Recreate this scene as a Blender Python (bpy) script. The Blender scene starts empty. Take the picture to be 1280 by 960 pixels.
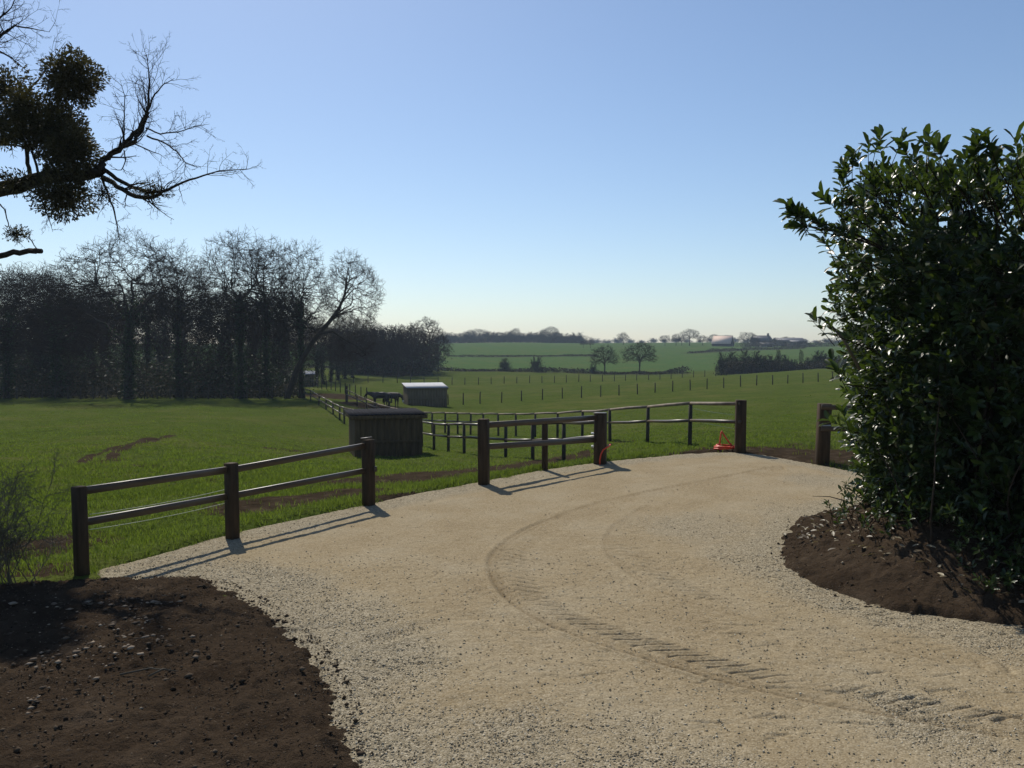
import bpy, math
import numpy as np
from mathutils import Vector

# ------------------------------------------------------------------ camera, sky, sun, exposure
scene = bpy.context.scene
C = scene.collection
F = 1065.0                      # focal length in pixels of a 1280 px wide frame
EYE = 2.7                       # eye height above the drive
PITCH = math.atan(45 / F)       # horizon a little above the middle
cam_d = bpy.data.cameras.new('camera')
cam_d.sensor_width = 36.0
cam_d.lens = F / 1280 * 36
cam_d.clip_start = 0.05
cam_d.clip_end = 6000
cam = bpy.data.objects.new('camera', cam_d)
C.objects.link(cam)
cam.location = (0, 0, EYE)
cam.rotation_euler = (math.pi / 2 - PITCH, 0, 0)
scene.camera = cam

SUN_AZ, SUN_EL = math.radians(-23), math.radians(47)
world = bpy.data.worlds.new('World')
scene.world = world
world.use_nodes = True
wn = world.node_tree
wn.nodes.clear()
sky = wn.nodes.new('ShaderNodeTexSky')
sky.sky_type = 'NISHITA'
sky.sun_disc = False
sky.sun_elevation = SUN_EL
sky.sun_rotation = SUN_AZ
sky.altitude = 100
sky.air_density = 0.98
sky.dust_density = 0.5
sky.ozone_density = 3.6
bg = wn.nodes.new('ShaderNodeBackground')
bg.inputs['Strength'].default_value = 0.104
wo = wn.nodes.new('ShaderNodeOutputWorld')
wn.links.new(sky.outputs[0], bg.inputs[0])
wn.links.new(bg.outputs[0], wo.inputs[0])

sun_d = bpy.data.lights.new('sun', 'SUN')
sun_d.energy = 4.2
sun_d.angle = math.radians(0.53)
sun_d.color = (1.0, 0.93, 0.82)
sun = bpy.data.objects.new('sun', sun_d)
C.objects.link(sun)
S = Vector((math.sin(SUN_AZ) * math.cos(SUN_EL), math.cos(SUN_AZ) * math.cos(SUN_EL), math.sin(SUN_EL)))
sun.location = S * 60
sun.rotation_euler = S.to_track_quat('Z', 'Y').to_euler()

scene.view_settings.view_transform = 'Standard'
scene.view_settings.look = 'None'
scene.view_settings.exposure = 0.1
scene.view_settings.gamma = 1.0
scene.render.engine = 'CYCLES'
cy = scene.cycles
cy.max_bounces = 6
cy.diffuse_bounces = 2
cy.glossy_bounces = 2
cy.transmission_bounces = 3
cy.volume_bounces = 0
cy.transparent_max_bounces = 4
cy.use_denoising = True
cy.caustics_reflective = False
cy.caustics_refractive = False

# ------------------------------------------------------------------ pixel geometry
cp, sp = math.cos(PITCH), math.sin(PITCH)

def ray(u, v):
    cx, cyy = (u - 640) / F, (480 - v) / F
    return np.array([cx, cp + cyy * sp, -sp + cyy * cp])

def at(u, v, Y):
    d = ray(u, v)
    return np.array([0, 0, EYE]) + d * (Y / d[1])

def gp(u, v, z=0.0):
    d = ray(u, v)
    return np.array([0, 0, EYE]) + d * ((z - EYE) / d[2])

# ------------------------------------------------------------------ noise and fields
_rs = np.random.RandomState(7)
_LAT = _rs.rand(256, 256)

def vnoise(x, y):
    xi, yi = np.floor(x).astype(int), np.floor(y).astype(int)
    fx, fy = x - xi, y - yi
    fx, fy = fx * fx * (3 - 2 * fx), fy * fy * (3 - 2 * fy)
    a, b = _LAT[xi & 255, yi & 255], _LAT[(xi + 1) & 255, yi & 255]
    c, d = _LAT[xi & 255, (yi + 1) & 255], _LAT[(xi + 1) & 255, (yi + 1) & 255]
    return (a * (1 - fx) + b * fx) * (1 - fy) + (c * (1 - fx) + d * fx) * fy

def fbm(x, y, f=1.0, o=4):
    s, a, t = 0.0, 1.0, 0.0
    for k in range(o):
        s = s + a * vnoise(x * f + 17.3 * k, y * f + 5.1 * k)
        t += a
        a *= 0.5
        f *= 2.03
    return s / t - 0.5

def sstep(a, b, x):
    t = np.clip((x - a) / (b - a), 0, 1)
    return t * t * (3 - 2 * t)

def seg_dist(X, Y, P):
    """distance to a polyline, arc length of the nearest point, signed side"""
    best = np.full(X.shape, 1e9)
    arc = np.zeros(X.shape)
    side = np.zeros(X.shape)
    s0 = 0.0
    for (ax, ay), (bx, by) in zip(P[:-1], P[1:]):
        dx, dy = bx - ax, by - ay
        L = math.hypot(dx, dy) + 1e-9
        t = np.clip(((X - ax) * dx + (Y - ay) * dy) / (L * L), 0, 1)
        ex, ey = X - ax - t * dx, Y - ay - t * dy
        d = np.hypot(ex, ey)
        m = d < best
        best = np.where(m, d, best)
        arc = np.where(m, s0 + t * L, arc)
        side = np.where(m, np.sign(dx * (Y - ay) - dy * (X - ax)), side)
        s0 += L
    return best, arc, side

def poly_sd(X, Y, P):
    """signed distance to a polygon, positive inside"""
    Q = list(P) + [P[0]]
    d, _, _ = seg_dist(X, Y, Q)
    ins = np.zeros(X.shape, bool)
    for (ax, ay), (bx, by) in zip(Q[:-1], Q[1:]):
        c = ((ay > Y) != (by > Y)) & (X < (bx - ax) * (Y - ay) / (by - ay + 1e-12) + ax)
        ins ^= c
    return np.where(ins, d, -d)

def G2(pts):
    return [tuple(gp(u, v)[:2]) for u, v in pts]

def smooth_poly(P, closed=True, n=2):
    for _ in range(n):
        Q = []
        m = len(P)
        rng_ = range(m) if closed else range(m - 1)
        if not closed:
            Q.append(P[0])
        for i in rng_:
            a, b = P[i], P[(i + 1) % m]
            Q.append((a[0] * .75 + b[0] * .25, a[1] * .75 + b[1] * .25))
            Q.append((a[0] * .25 + b[0] * .75, a[1] * .25 + b[1] * .75))
        if not closed:
            Q.append(P[-1])
        P = Q
    return P

DRIVE = smooth_poly(G2([(462, 1000), (452, 930), (440, 885), (420, 838), (388, 798), (340, 760), (292, 732), (240, 722),
                        (125, 718), (200, 699), (291, 670), (380, 651), (470, 631), (605, 604), (700, 586), (800, 574),
                        (880, 567), (930, 566), (1000, 578), (1100, 598), (1210, 606)]) +
                    [(10.5, 15.5), (6.2, 15.0), (4.6, 13.4)] +
                    G2([(968, 690), (985, 714), (1040, 743), (1120, 766), (1200, 778), (1290, 787), (1450, 800)]) +
                    [(8, 5.0), (8, 1.0), (2, -4), (-3, -2), (-1.2, 2.5)], n=1)
BED_L = smooth_poly(G2([(470, 1040), (455, 950), (442, 888), (421, 840), (390, 800), (343, 762), (296, 734), (262, 723), (180, 723),
                        (110, 726), (60, 731), (0, 736), (-120, 745), (-300, 760)]) + [(-12, 7), (-12, 3), (-2, 2.6)], n=1)
BANK = smooth_poly([(4.55, 13.6), (4.1, 12.5)] + G2([(968, 690), (984, 713), (1040, 744), (1120, 767), (1200, 779), (1290, 788), (1450, 801)]) +
                   [(9, 5.2), (12, 8), (12, 14.2), (7, 14.8)], n=1)

# control points of the land: pixel and distance of places one can see
_cp = [(925, 566, 22), (863, 557, 24.8), (810, 554, 28.6), (763, 553, 31.7), (728, 547, 38), (697, 547, 41.5), (669, 545.5, 44.5),
       (645, 546, 46.5), (588, 543, 51.5), (540, 541, 56), (705, 577, 27.2), (666, 575, 29.6), (632, 571.5, 32.9), (580, 568, 35.5), (542, 562, 40),
       (432, 572, 34), (521, 570, 35), (430, 530, 59), (407, 512.5, 71), (388, 501, 83), (433, 503, 80), (530, 507, 82), (480, 509, 78),
       (50, 600, 20), (0, 560, 32), (200, 540, 38), (300, 560, 31), (200, 520, 55), (200, 500, 84), (60, 499, 84), (330, 500, 84), (0, 520, 58), (-200, 520, 55), (-200, 500, 84), (-200, 580, 26),
       (560, 507, 90), (627, 504, 91), (703, 499, 93), (797, 495, 95), (884, 488, 98), (966, 482, 101), (1023, 478, 104), (1100, 472, 108), (1250, 462, 110),
       (458, 499, 93), (425, 490, 104), (391, 484, 118), (250, 484, 118), (0, 484, 118),
       (407, 479, 138), (478, 478, 142), (547, 480, 146), (646, 479, 147), (738, 477, 148), (796, 475.6, 149), (853, 473, 151), (895, 470.5, 153), (1000, 464, 152), (1100, 458, 152),
       (1040, 466, 130), (390, 459, 215), (500, 462, 215), (640, 464, 215), (760, 467, 212), (850, 467.5, 205), (930, 467, 178), (1030, 461, 175), (1150, 452, 175),
       (250, 462, 200), (0, 462, 200),
       (560, 446, 330), (640, 446, 330), (760, 446, 320), (880, 449, 290), (1000, 446, 300), (480, 446, 300), (1150, 440, 300), (250, 446, 300), (0, 446, 300),
       (480, 431, 540), (560, 429, 560), (640, 428, 560), (730, 429, 560), (820, 432.5, 480), (900, 432.5, 455), (1000, 433, 450), (1150, 428, 450), (250, 430, 520), (0, 430, 520),
       (560, 434, 1000), (700, 434, 1000), (830, 429, 950), (950, 429, 900), (300, 434, 1000), (0, 434, 1000), (1150, 430, 900)]
_cw = [at(u, v, D) for u, v, D in _cp]
for X_, Y_ in [(-3, 3), (0, 3), (3, 3), (-6, 5), (-3, 6), (0, 6), (3, 6), (6, 5), (-6, 9), (-3, 10), (0, 10), (3, 10), (6, 9), (-4, 12.3), (-2.5, 14.7), (-0.5, 16.8),
               (2, 19.8), (3.5, 18), (7.2, 19.8), (9, 16), (5, 15), (1, 14), (12, 20), (-9, 10), (-14, 12), (14, 10), (0, 1.5), (6, 1.5), (-6, 1.5)]:
    _cw.append(np.array([X_, Y_, 0.0]))
_cw = np.array(_cw)

def _uv(X, Y):
    return np.clip(np.arctan2(X, Y), -0.85, 0.85) * 3.2, np.log(np.maximum(np.hypot(X, Y), 1.0))

def _tps(d2):
    return 0.5 * d2 * np.log(d2 + 1e-12)

_ca, _cb = _uv(_cw[:, 0], _cw[:, 1])
_n = len(_ca)
_K = _tps((_ca[:, None] - _ca[None]) ** 2 + (_cb[:, None] - _cb[None]) ** 2) + np.eye(_n) * 0.006
_Pm = np.stack([np.ones(_n), _ca, _cb], 1)
_A = np.block([[_K, _Pm], [_Pm.T, np.zeros((3, 3))]])
_w = np.linalg.solve(_A, np.concatenate([_cw[:, 2], np.zeros(3)]))

def land(X, Y):
    X, Y = np.atleast_1d(np.asarray(X, float)), np.atleast_1d(np.asarray(Y, float))
    sh = X.shape
    x, y = X.ravel(), Y.ravel()
    out = np.empty(len(x))
    for i in range(0, len(x), 20000):
        a, b = _uv(x[i:i + 20000], y[i:i + 20000])
        k = _tps((a[:, None] - _ca[None]) ** 2 + (b[:, None] - _cb[None]) ** 2)
        out[i:i + 20000] = k @ _w[:_n] + _w[_n] + _w[_n + 1] * a + _w[_n + 2] * b
    r = np.hypot(x, y)
    th = np.abs(np.arctan2(x, y))
    out *= sstep(5, 14, r) * (1 - 0.9 * sstep(1.0, 2.2, th))
    return out.reshape(sh)

def ground(X, Y):
    """land with small bumps; sunk under the drive and the beds"""
    X, Y = np.atleast_1d(np.asarray(X, float)), np.atleast_1d(np.asarray(Y, float))
    z = land(X, Y)
    r = np.hypot(X, Y)
    z = z + fbm(X, Y, 0.9, 4) * 0.16 * sstep(3, 22, r) + np.abs(fbm(X, Y, 2.6, 3)) * 0.09 * sstep(4, 12, r) + fbm(X, Y, 0.16, 3) * 0.35 * sstep(40, 120, r)
    near = r < 40
    if near.any():
        sd = poly_sd(X[near], Y[near], DRIVE)
        wob = fbm(X[near], Y[near], 2.2, 3) * 0.22
        zz = z[near]
        f = 1 - sstep(0.0, 0.35, -(sd + wob))
        zz = np.where(sd > -1.2, zz * sstep(0.2, 1.2, -sd) + (0.035 - 0.16 * f) * (1 - sstep(0.5, 1.2, -sd)), zz)
        z[near] = zz
    return z

def gz(X, Y):
    return float(ground(np.array([X]), np.array([Y]))[0])

# ------------------------------------------------------------------ mesh helpers
def mesh(name, V, Fs, mat=None, smooth=False, cols=None):
    V = np.asarray(V, np.float32).reshape(-1, 3)
    if not isinstance(Fs, (list, tuple)):
        Fs = [Fs]
    Fs = [np.asarray(f, np.int32) for f in Fs if len(f)]
    me = bpy.data.meshes.new(name)
    me.vertices.add(len(V))
    me.vertices.foreach_set('co', V.ravel())
    li = np.concatenate([f.ravel() for f in Fs])
    tot = np.concatenate([np.full(len(f), f.shape[1], np.int32) for f in Fs])
    st = np.concatenate([[0], np.cumsum(tot)[:-1]]).astype(np.int32)
    me.loops.add(len(li))
    me.loops.foreach_set('vertex_index', li)
    me.polygons.add(len(tot))
    me.polygons.foreach_set('loop_start', st)
    if smooth:
        me.polygons.foreach_set('use_smooth', np.ones(len(tot), bool))
    me.update(calc_edges=True)
    me.validate()
    if cols is not None:
        a = me.color_attributes.new('zone', 'FLOAT_COLOR', 'POINT')
        c = np.ones((len(V), 4), np.float32)
        c[:, :cols.shape[1]] = cols
        a.data.foreach_set('color', c.ravel())
    if mat:
        me.materials.append(mat)
    return me

def obj(name, me, parent=None, loc=None):
    o = bpy.data.objects.new(name, me)
    C.objects.link(o)
    if parent is not None:
        o.parent = parent
    if loc is not None:
        o.location = loc
    return o

def tag(o, label=None, cat=None, group=None, kind=None):
    if label:
        o['label'] = label
    if cat:
        o['category'] = cat
    if group:
        o['group'] = group
    if kind:
        o['kind'] = kind
    return o

def thing(name, label, cat, loc=(0, 0, 0), rz=0.0, group=None):
    o = obj(name, None)
    o.location = loc
    o.rotation_euler = (0, 0, rz)
    return tag(o, label, cat, group)

def copy_thing(src, label, group, loc, rz=0.0, scale=(1, 1, 1)):
    r = src.copy()
    C.objects.link(r)
    r.location, r.rotation_euler, r.scale = loc, (0, 0, rz), scale
    r['label'] = label
    if group:
        r['group'] = group
    elif 'group' in r:
        del r['group']
    for ch in src.children:
        c = ch.copy()
        C.objects.link(c)
        c.parent = r
    return r

class MB:
    """collects faces for one mesh"""
    def __init__(s):
        s.V, s.F, s.n = [], {}, 0

    def add(s, V, *Fs):
        V = np.asarray(V, float).reshape(-1, 3)
        for f in Fs:
            f = np.asarray(f, int)
            if len(f):
                s.F.setdefault(f.shape[1], []).append(f + s.n)
        s.V.append(V)
        s.n += len(V)
        return s

    def me(s, name, mat, smooth=False):
        return mesh(name, np.concatenate(s.V), [np.concatenate(f) for f in s.F.values()], mat, smooth)

def frames(T):
    ref = np.where((np.abs(T[..., 2:3]) < 0.85), np.array([0, 0, 1.0]), np.array([1.0, 0, 0]))
    U = np.cross(T, ref)
    U /= np.linalg.norm(U, axis=-1, keepdims=True) + 1e-12
    return U, np.cross(U, T)

def polytubes(P, R, n=5):
    """P (m,k,3), R (m,k): m tubes of k rings"""
    P, R = np.asarray(P, float), np.asarray(R, float)
    m, k = R.shape
    T = np.gradient(P, axis=1)
    T /= np.linalg.norm(T, axis=-1, keepdims=True) + 1e-12
    ch = P[:, -1] - P[:, 0]
    ch /= np.linalg.norm(ch, axis=-1, keepdims=True) + 1e-12
    U0, _ = frames(ch)
    W = np.cross(T, U0[:, None])
    W /= np.linalg.norm(W, axis=-1, keepdims=True) + 1e-12
    U = np.cross(W, T)
    a = np.arange(n) * 2 * math.pi / n
    V = P[:, :, None] + R[:, :, None, None] * (np.cos(a)[None, None, :, None] * U[:, :, None] + np.sin(a)[None, None, :, None] * W[:, :, None])
    base = (np.arange(m) * k * n)[:, None, None] + (np.arange(k - 1) * n)[None, :, None]
    j = np.arange(n)[None, None]
    j2 = (j + 1) % n
    Q = np.stack([base + j, base + j2, base + n + j2, base + n + j], -1).reshape(-1, 4)
    return V.reshape(-1, 3), Q

def tube(P, R, n=8):
    P = np.asarray(P, float)
    R = np.full(len(P), R, float) if np.isscalar(R) else np.asarray(R, float)
    V, Q = polytubes(P[None], R[None], n)
    k = len(P)
    caps = np.array([list(range(n))[::-1], list(range((k - 1) * n, k * n))])
    return V, Q, caps

def beam(p, q, w, h, bev=0.008, up=(0, 0, 1)):
    """chamfered beam from p to q"""
    p, q = np.asarray(p, float), np.asarray(q, float)
    t = (q - p) / np.linalg.norm(q - p)
    up = np.asarray(up, float)
    if abs(t @ up) > 0.95:
        up = np.array([0, 1.0, 0])
    s = np.cross(t, up)
    s /= np.linalg.norm(s)
    u = np.cross(s, t)
    a, b = w / 2, h / 2
    prof = [(-a + bev, -b), (a - bev, -b), (a, -b + bev), (a, b - bev), (a - bev, b), (-a + bev, b), (-a, b - bev), (-a, -b + bev)]
    rings = []
    for c, sc in ((p, 1 - 2 * bev / max(w, h)), (p + t * bev, 1), (q - t * bev, 1), (q, 1 - 2 * bev / max(w, h))):
        rings.append([c + s * x * sc + u * y * sc for x, y in prof])
    V = np.array(rings).reshape(-1, 3)
    Q = [[r * 8 + j, r * 8 + (j + 1) % 8, (r + 1) * 8 + (j + 1) % 8, (r + 1) * 8 + j] for r in range(3) for j in range(8)]
    return V, np.array(Q), np.array([list(range(8))[::-1], list(range(24, 32))])

def post(p, w, h, yaw=0.0, lean=(0, 0), d=None):
    p = np.asarray(p, float)
    q = p + np.array([lean[0], lean[1], h])
    return beam(p - np.array([0, 0, 0.25]), q, w, d or w, 0.01, up=(math.sin(yaw), math.cos(yaw), 0))

# ------------------------------------------------------------------ materials
def _m(name):
    m = bpy.data.materials.new(name)
    m.use_nodes = True
    nt = m.node_tree
    b = nt.nodes['Principled BSDF']
    return m, nt, b, nt.nodes['Material Output']

def N(nt, t, **kw):
    n = nt.nodes.new(t)
    for k, v in kw.items():
        if k in n.inputs.keys():
            n.inputs[k].default_value = v
        else:
            setattr(n, k, v)
    return n

def coords(nt, scale=(1, 1, 1), kind='Object'):
    tc = N(nt, 'ShaderNodeTexCoord')
    mp = N(nt, 'ShaderNodeMapping')
    mp.inputs['Scale'].default_value = scale
    nt.links.new(tc.outputs[kind], mp.inputs[0])
    return mp.outputs[0]

def noise(nt, vec, scale, detail=4, rough=0.55):
    n = N(nt, 'ShaderNodeTexNoise')
    n.inputs['Scale'].default_value = scale
    n.inputs['Detail'].default_value = detail
    n.inputs['Roughness'].default_value = rough
    nt.links.new(vec, n.inputs['Vector'])
    return n.outputs['Fac']

def ramp(nt, fac, stops):
    r = N(nt, 'ShaderNodeValToRGB')
    e = r.color_ramp.elements
    while len(e) < len(stops):
        e.new(0.5)
    for i, (p, c) in enumerate(stops):
        e[i].position = p
        e[i].color = (*c, 1) if len(c) == 3 else c
    nt.links.new(fac, r.inputs[0])
    return r.outputs[0]

def mixc(nt, fac, a, b, mode='MIX'):
    n = N(nt, 'ShaderNodeMix')
    n.data_type = 'RGBA'
    n.blend_type = mode
    for s, v in ((0, fac), (6, a), (7, b)):
        if isinstance(v, (int, float)):
            n.inputs[s].default_value = v
        elif isinstance(v, tuple):
            n.inputs[s].default_value = (*v, 1)
        else:
            nt.links.new(v, n.inputs[s])
    return n.outputs[2]

def mth(nt, op, a, b=0.0, c=None):
    n = N(nt, 'ShaderNodeMath', operation=op)
    for s, v in ((0, a), (1, b), (2, c)):
        if v is None:
            continue
        if isinstance(v, (int, float)):
            n.inputs[s].default_value = v
        else:
            nt.links.new(v, n.inputs[s])
    return n.outputs[0]

def bump(nt, b, h, dist=0.02, strength=0.6):
    n = N(nt, 'ShaderNodeBump')
    n.inputs['Strength'].default_value = strength
    n.inputs['Distance'].default_value = dist
    nt.links.new(h, n.inputs['Height'])
    nt.links.new(n.outputs[0], b.inputs['Normal'])

def zone(nt):
    a = N(nt, 'ShaderNodeVertexColor', layer_name='zone')
    s = N(nt, 'ShaderNodeSeparateColor')
    nt.links.new(a.outputs[0], s.inputs[0])
    return s.outputs

def simple(name, c1, c2, rough=0.8, scale=6.0, stretch=(1, 1, 1), bmp=0.01, spec=0.3, metal=0.0, kind='Object'):
    m, nt, b, out = _m(name)
    v = coords(nt, stretch, kind)
    f = noise(nt, v, scale, 5)
    nt.links.new(ramp(nt, f, [(0.3, c1), (0.7, c2)]), b.inputs['Base Color'])
    b.inputs['Roughness'].default_value = rough
    b.inputs['Specular IOR Level'].default_value = spec
    b.inputs['Metallic'].default_value = metal
    if bmp:
        bump(nt, b, noise(nt, v, scale * 4, 4), bmp)
    return m

def leafy(name, c1, c2, rough=0.4, spec=0.5, trans=0.25, tcol=(0.12, 0.22, 0.03)):
    m, nt, b, out = _m(name)
    z = zone(nt)
    col = mixc(nt, z[0], c1, c2)
    nt.links.new(col, b.inputs['Base Color'])
    b.inputs['Roughness'].default_value = rough
    b.inputs['Specular IOR Level'].default_value = spec
    t = N(nt, 'ShaderNodeBsdfTranslucent')
    nt.links.new(mixc(nt, z[0], tuple(x * .7 for x in tcol), tcol), t.inputs[0])
    mx = N(nt, 'ShaderNodeMixShader')
    mx.inputs[0].default_value = trans
    nt.links.new(b.outputs[0], mx.inputs[1])
    nt.links.new(t.outputs[0], mx.inputs[2])
    nt.links.new(mx.outputs[0], out.inputs[0])
    return m

M = {}
M['bark'] = simple('bark', (0.022, 0.017, 0.012), (0.050, 0.039, 0.028), 0.9, 9, (1, 1, 0.3), 0.03, 0.15)
M['twig'] = simple('twig_bark', (0.018, 0.013, 0.009), (0.034, 0.025, 0.017), 1.0, 3, (1, 1, 1), 0, 0.0)
M['twig_pale'] = simple('pale_twig_bark', (0.08, 0.065, 0.045), (0.13, 0.11, 0.08), 0.8, 3, (1, 1, 1), 0, 0.3)
M['post'] = simple('stained_post_timber', (0.032, 0.021, 0.012), (0.082, 0.054, 0.031), 0.8, 14, (1, 1, 0.12), 0.006, 0.12)
M['rail'] = simple('stained_rail_timber', (0.038, 0.025, 0.014), (0.090, 0.060, 0.035), 0.42, 12, (0.15, 0.15, 1), 0.004, 0.5)
M['round'] = simple('weathered_round_rail', (0.10, 0.075, 0.05), (0.22, 0.17, 0.12), 0.7, 8, (0.3, 0.3, 0.3), 0.006, 0.3)
M['fieldpost'] = simple('treated_field_post', (0.03, 0.027, 0.02), (0.07, 0.06, 0.045), 0.85, 9, (1, 1, 0.2), 0.006, 0.2)
M['shedwood'] = simple('shed_boards', (0.062, 0.040, 0.019), (0.125, 0.083, 0.042), 0.85, 10, (1, 1, 0.1), 0.006, 0.2)
M['shedwood2'] = simple('field_shelter_boards', (0.095, 0.072, 0.044), (0.17, 0.130, 0.082), 0.85, 8, (1, 1, 0.15), 0.006, 0.2)
M['darkroof'] = simple('dark_sheet_roof', (0.018, 0.018, 0.021), (0.03, 0.03, 0.034), 0.95, 4, (1, 1, 1), 0.004, 0.02)
M['tinroof'] = simple('galvanised_sheet_roof', (0.24, 0.255, 0.28), (0.34, 0.355, 0.38), 0.6, 5, (1, 1, 1), 0.002, 0.3, 0.0)
M['wire'] = simple('fence_wire', (0.10, 0.10, 0.095), (0.16, 0.155, 0.145), 0.7, 20, (1, 1, 1), 0, 0.2, 0.0)
M['tape'] = simple('pale_fence_tape', (0.55, 0.55, 0.40), (0.7, 0.7, 0.55), 0.5, 20, (1, 1, 1), 0, 0.4)
M['insul'] = simple('white_insulator', (0.7, 0.7, 0.66), (0.8, 0.8, 0.76), 0.4, 20, (1, 1, 1), 0, 0.5)
M['red'] = simple('red_orange_plastic', (0.62, 0.045, 0.015), (0.78, 0.075, 0.025), 0.45, 9, (1, 1, 1), 0.002, 0.5)
M['strap'] = simple('steel_strap', (0.25, 0.25, 0.25), (0.4, 0.4, 0.4), 0.4, 20, (1, 1, 1), 0, 0.5, 0.7)
M['laurel'] = leafy('laurel_leaf', (0.012, 0.024, 0.006), (0.034, 0.060, 0.012), 0.33, 0.34, 0.15, (0.17, 0.27, 0.03))
M['ivy'] = leafy('ivy_leaf', (0.012, 0.022, 0.008), (0.03, 0.045, 0.014), 0.6, 0.12, 0.12, (0.05, 0.09, 0.02))
M['mistletoe'] = leafy('mistletoe_leaf', (0.040, 0.034, 0.018), (0.085, 0.070, 0.036), 0.6, 0.2, 0.2, (0.14, 0.13, 0.03))
M['bramble'] = leafy('bramble_leaf', (0.022, 0.024, 0.012), (0.06, 0.045, 0.025), 0.8, 0.15, 0.12, (0.06, 0.06, 0.02))
M['litter'] = leafy('dead_leaf', (0.10, 0.075, 0.045), (0.38, 0.33, 0.22), 0.5, 0.4, 0.15, (0.3, 0.25, 0.1))
M['grass'] = leafy('grass_blade', (0.032, 0.058, 0.009), (0.112, 0.148, 0.026), 0.6, 0.10, 0.36, (0.23, 0.32, 0.035))
M['horse'] = simple('dark_bay_coat', (0.015, 0.010, 0.008), (0.04, 0.026, 0.018), 0.6, 2, (1, 1, 1), 0, 0.4)
M['horse2'] = simple('brown_bay_coat', (0.030, 0.017, 0.011), (0.07, 0.038, 0.024), 0.6, 2, (1, 1, 1), 0, 0.4)
M['hair'] = simple('black_hair', (0.010, 0.009, 0.008), (0.02, 0.018, 0.016), 0.6, 9, (1, 1, 1), 0, 0.4)
M['blaze'] = simple('white_muzzle_hair', (0.5, 0.47, 0.42), (0.6, 0.57, 0.52), 0.7, 9, (1, 1, 1), 0, 0.3)
M['farmwall'] = simple('old_stone_wall', (0.16, 0.14, 0.12), (0.26, 0.23, 0.19), 0.9, 2, (1, 1, 1), 0.01, 0.2)
M['darkwall'] = simple('dark_barn_boards', (0.05, 0.046, 0.042), (0.09, 0.08, 0.07), 0.9, 2, (1, 1, .3), 0.01, 0.2)
M['palewall'] = simple('pale_render', (0.4, 0.38, 0.34), (0.5, 0.48, 0.43), 0.9, 2, (1, 1, 1), 0.01, 0.2)
M['slate'] = simple('dark_slate', (0.07, 0.07, 0.078), (0.12, 0.115, 0.12), 0.6, 3, (1, 1, 1), 0.01, 0.4)
M['paleroof'] = simple('pale_sheet_roof', (0.62, 0.47, 0.38), (0.74, 0.59, 0.49), 0.9, 2, (1, 1, 1), 0, 0.1)
M['glass'] = simple('window_glass', (0.03, 0.035, 0.04), (0.05, 0.055, 0.06), 0.1, 2, (1, 1, 1), 0, 0.5)

def terrain_material():
    m, nt, b, out = _m('meadow_grass')
    z = zone(nt)
    v = coords(nt)
    n1 = noise(nt, v, 0.35, 5)
    n2 = noise(nt, v, 3.0, 6, 0.7)
    n3 = noise(nt, v, 22.0, 3)
    g = ramp(nt, n1, [(0.28, (0.053, 0.088, 0.015)), (0.5, (0.078, 0.114, 0.021)), (0.72, (0.108, 0.128, 0.032))])
    g = mixc(nt, mth(nt, 'MULTIPLY', n2, 0.75), g, (0.030, 0.046, 0.010))
    g = mixc(nt, mth(nt, 'MULTIPLY', n3, 0.5), g, (0.115, 0.140, 0.030))
    # far fields (winter wheat, bluer)
    g = mixc(nt, z[1], g, mixc(nt, n1, (0.060, 0.122, 0.036), (0.085, 0.142, 0.047)))
    n4 = noise(nt, v, 9.0, 5, 0.75)
    g = mixc(nt, mth(nt, 'MULTIPLY', ramp(nt, n4, [(0.46, (0, 0, 0)), (0.62, (1, 1, 1))]), 0.85), g, (0.022, 0.030, 0.008))
    n5 = noise(nt, coords(nt, (1.0, 2.0, 1)), 1.1, 6, 0.8)
    g = mixc(nt, mth(nt, 'MULTIPLY', ramp(nt, n5, [(0.54, (0, 0, 0)), (0.63, (1, 1, 1))]), 0.7), g, (0.028, 0.032, 0.012))
    g = mixc(nt, mth(nt, 'MULTIPLY', ramp(nt, noise(nt, v, 0.12, 6, 0.7), [(0.48, (0, 0, 0)), (0.66, (1, 1, 1))]), 0.5), g, (0.115, 0.108, 0.038))
    soil = ramp(nt, n2, [(0.25, (0.020, 0.015, 0.010)), (0.55, (0.045, 0.033, 0.022)), (0.8, (0.11, 0.085, 0.06))])
    f = mth(nt, 'ADD', z[0], mth(nt, 'MULTIPLY', mth(nt, 'SUBTRACT', n2, 0.5), 1.1))
    f = N(nt, 'ShaderNodeMapRange', **{'From Min': 0.30, 'From Max': 0.52})
    nt.links.new(mth(nt, 'ADD', z[0], mth(nt, 'ADD', mth(nt, 'MULTIPLY', mth(nt, 'SUBTRACT', n2, 0.5), 1.1), mth(nt, 'MULTIPLY', mth(nt, 'SUBTRACT', n4, 0.5), 1.5))), f.inputs[0])
    fz = mth(nt, 'MULTIPLY', f.outputs[0], mth(nt, 'MINIMUM', mth(nt, 'MULTIPLY', z[0], 6.0), 1.0))
    col = mixc(nt, fz, g, soil)
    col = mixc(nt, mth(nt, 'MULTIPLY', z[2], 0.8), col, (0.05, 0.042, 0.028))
    nt.links.new(col, b.inputs['Base Color'])
    b.inputs['Roughness'].default_value = 1.0
    b.inputs['Specular IOR Level'].default_value = 0.0
    bump(nt, b, mth(nt, 'ADD', n2, mth(nt, 'MULTIPLY', n3, 0.4)), 0.10, 0.8)
    return m

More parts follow.
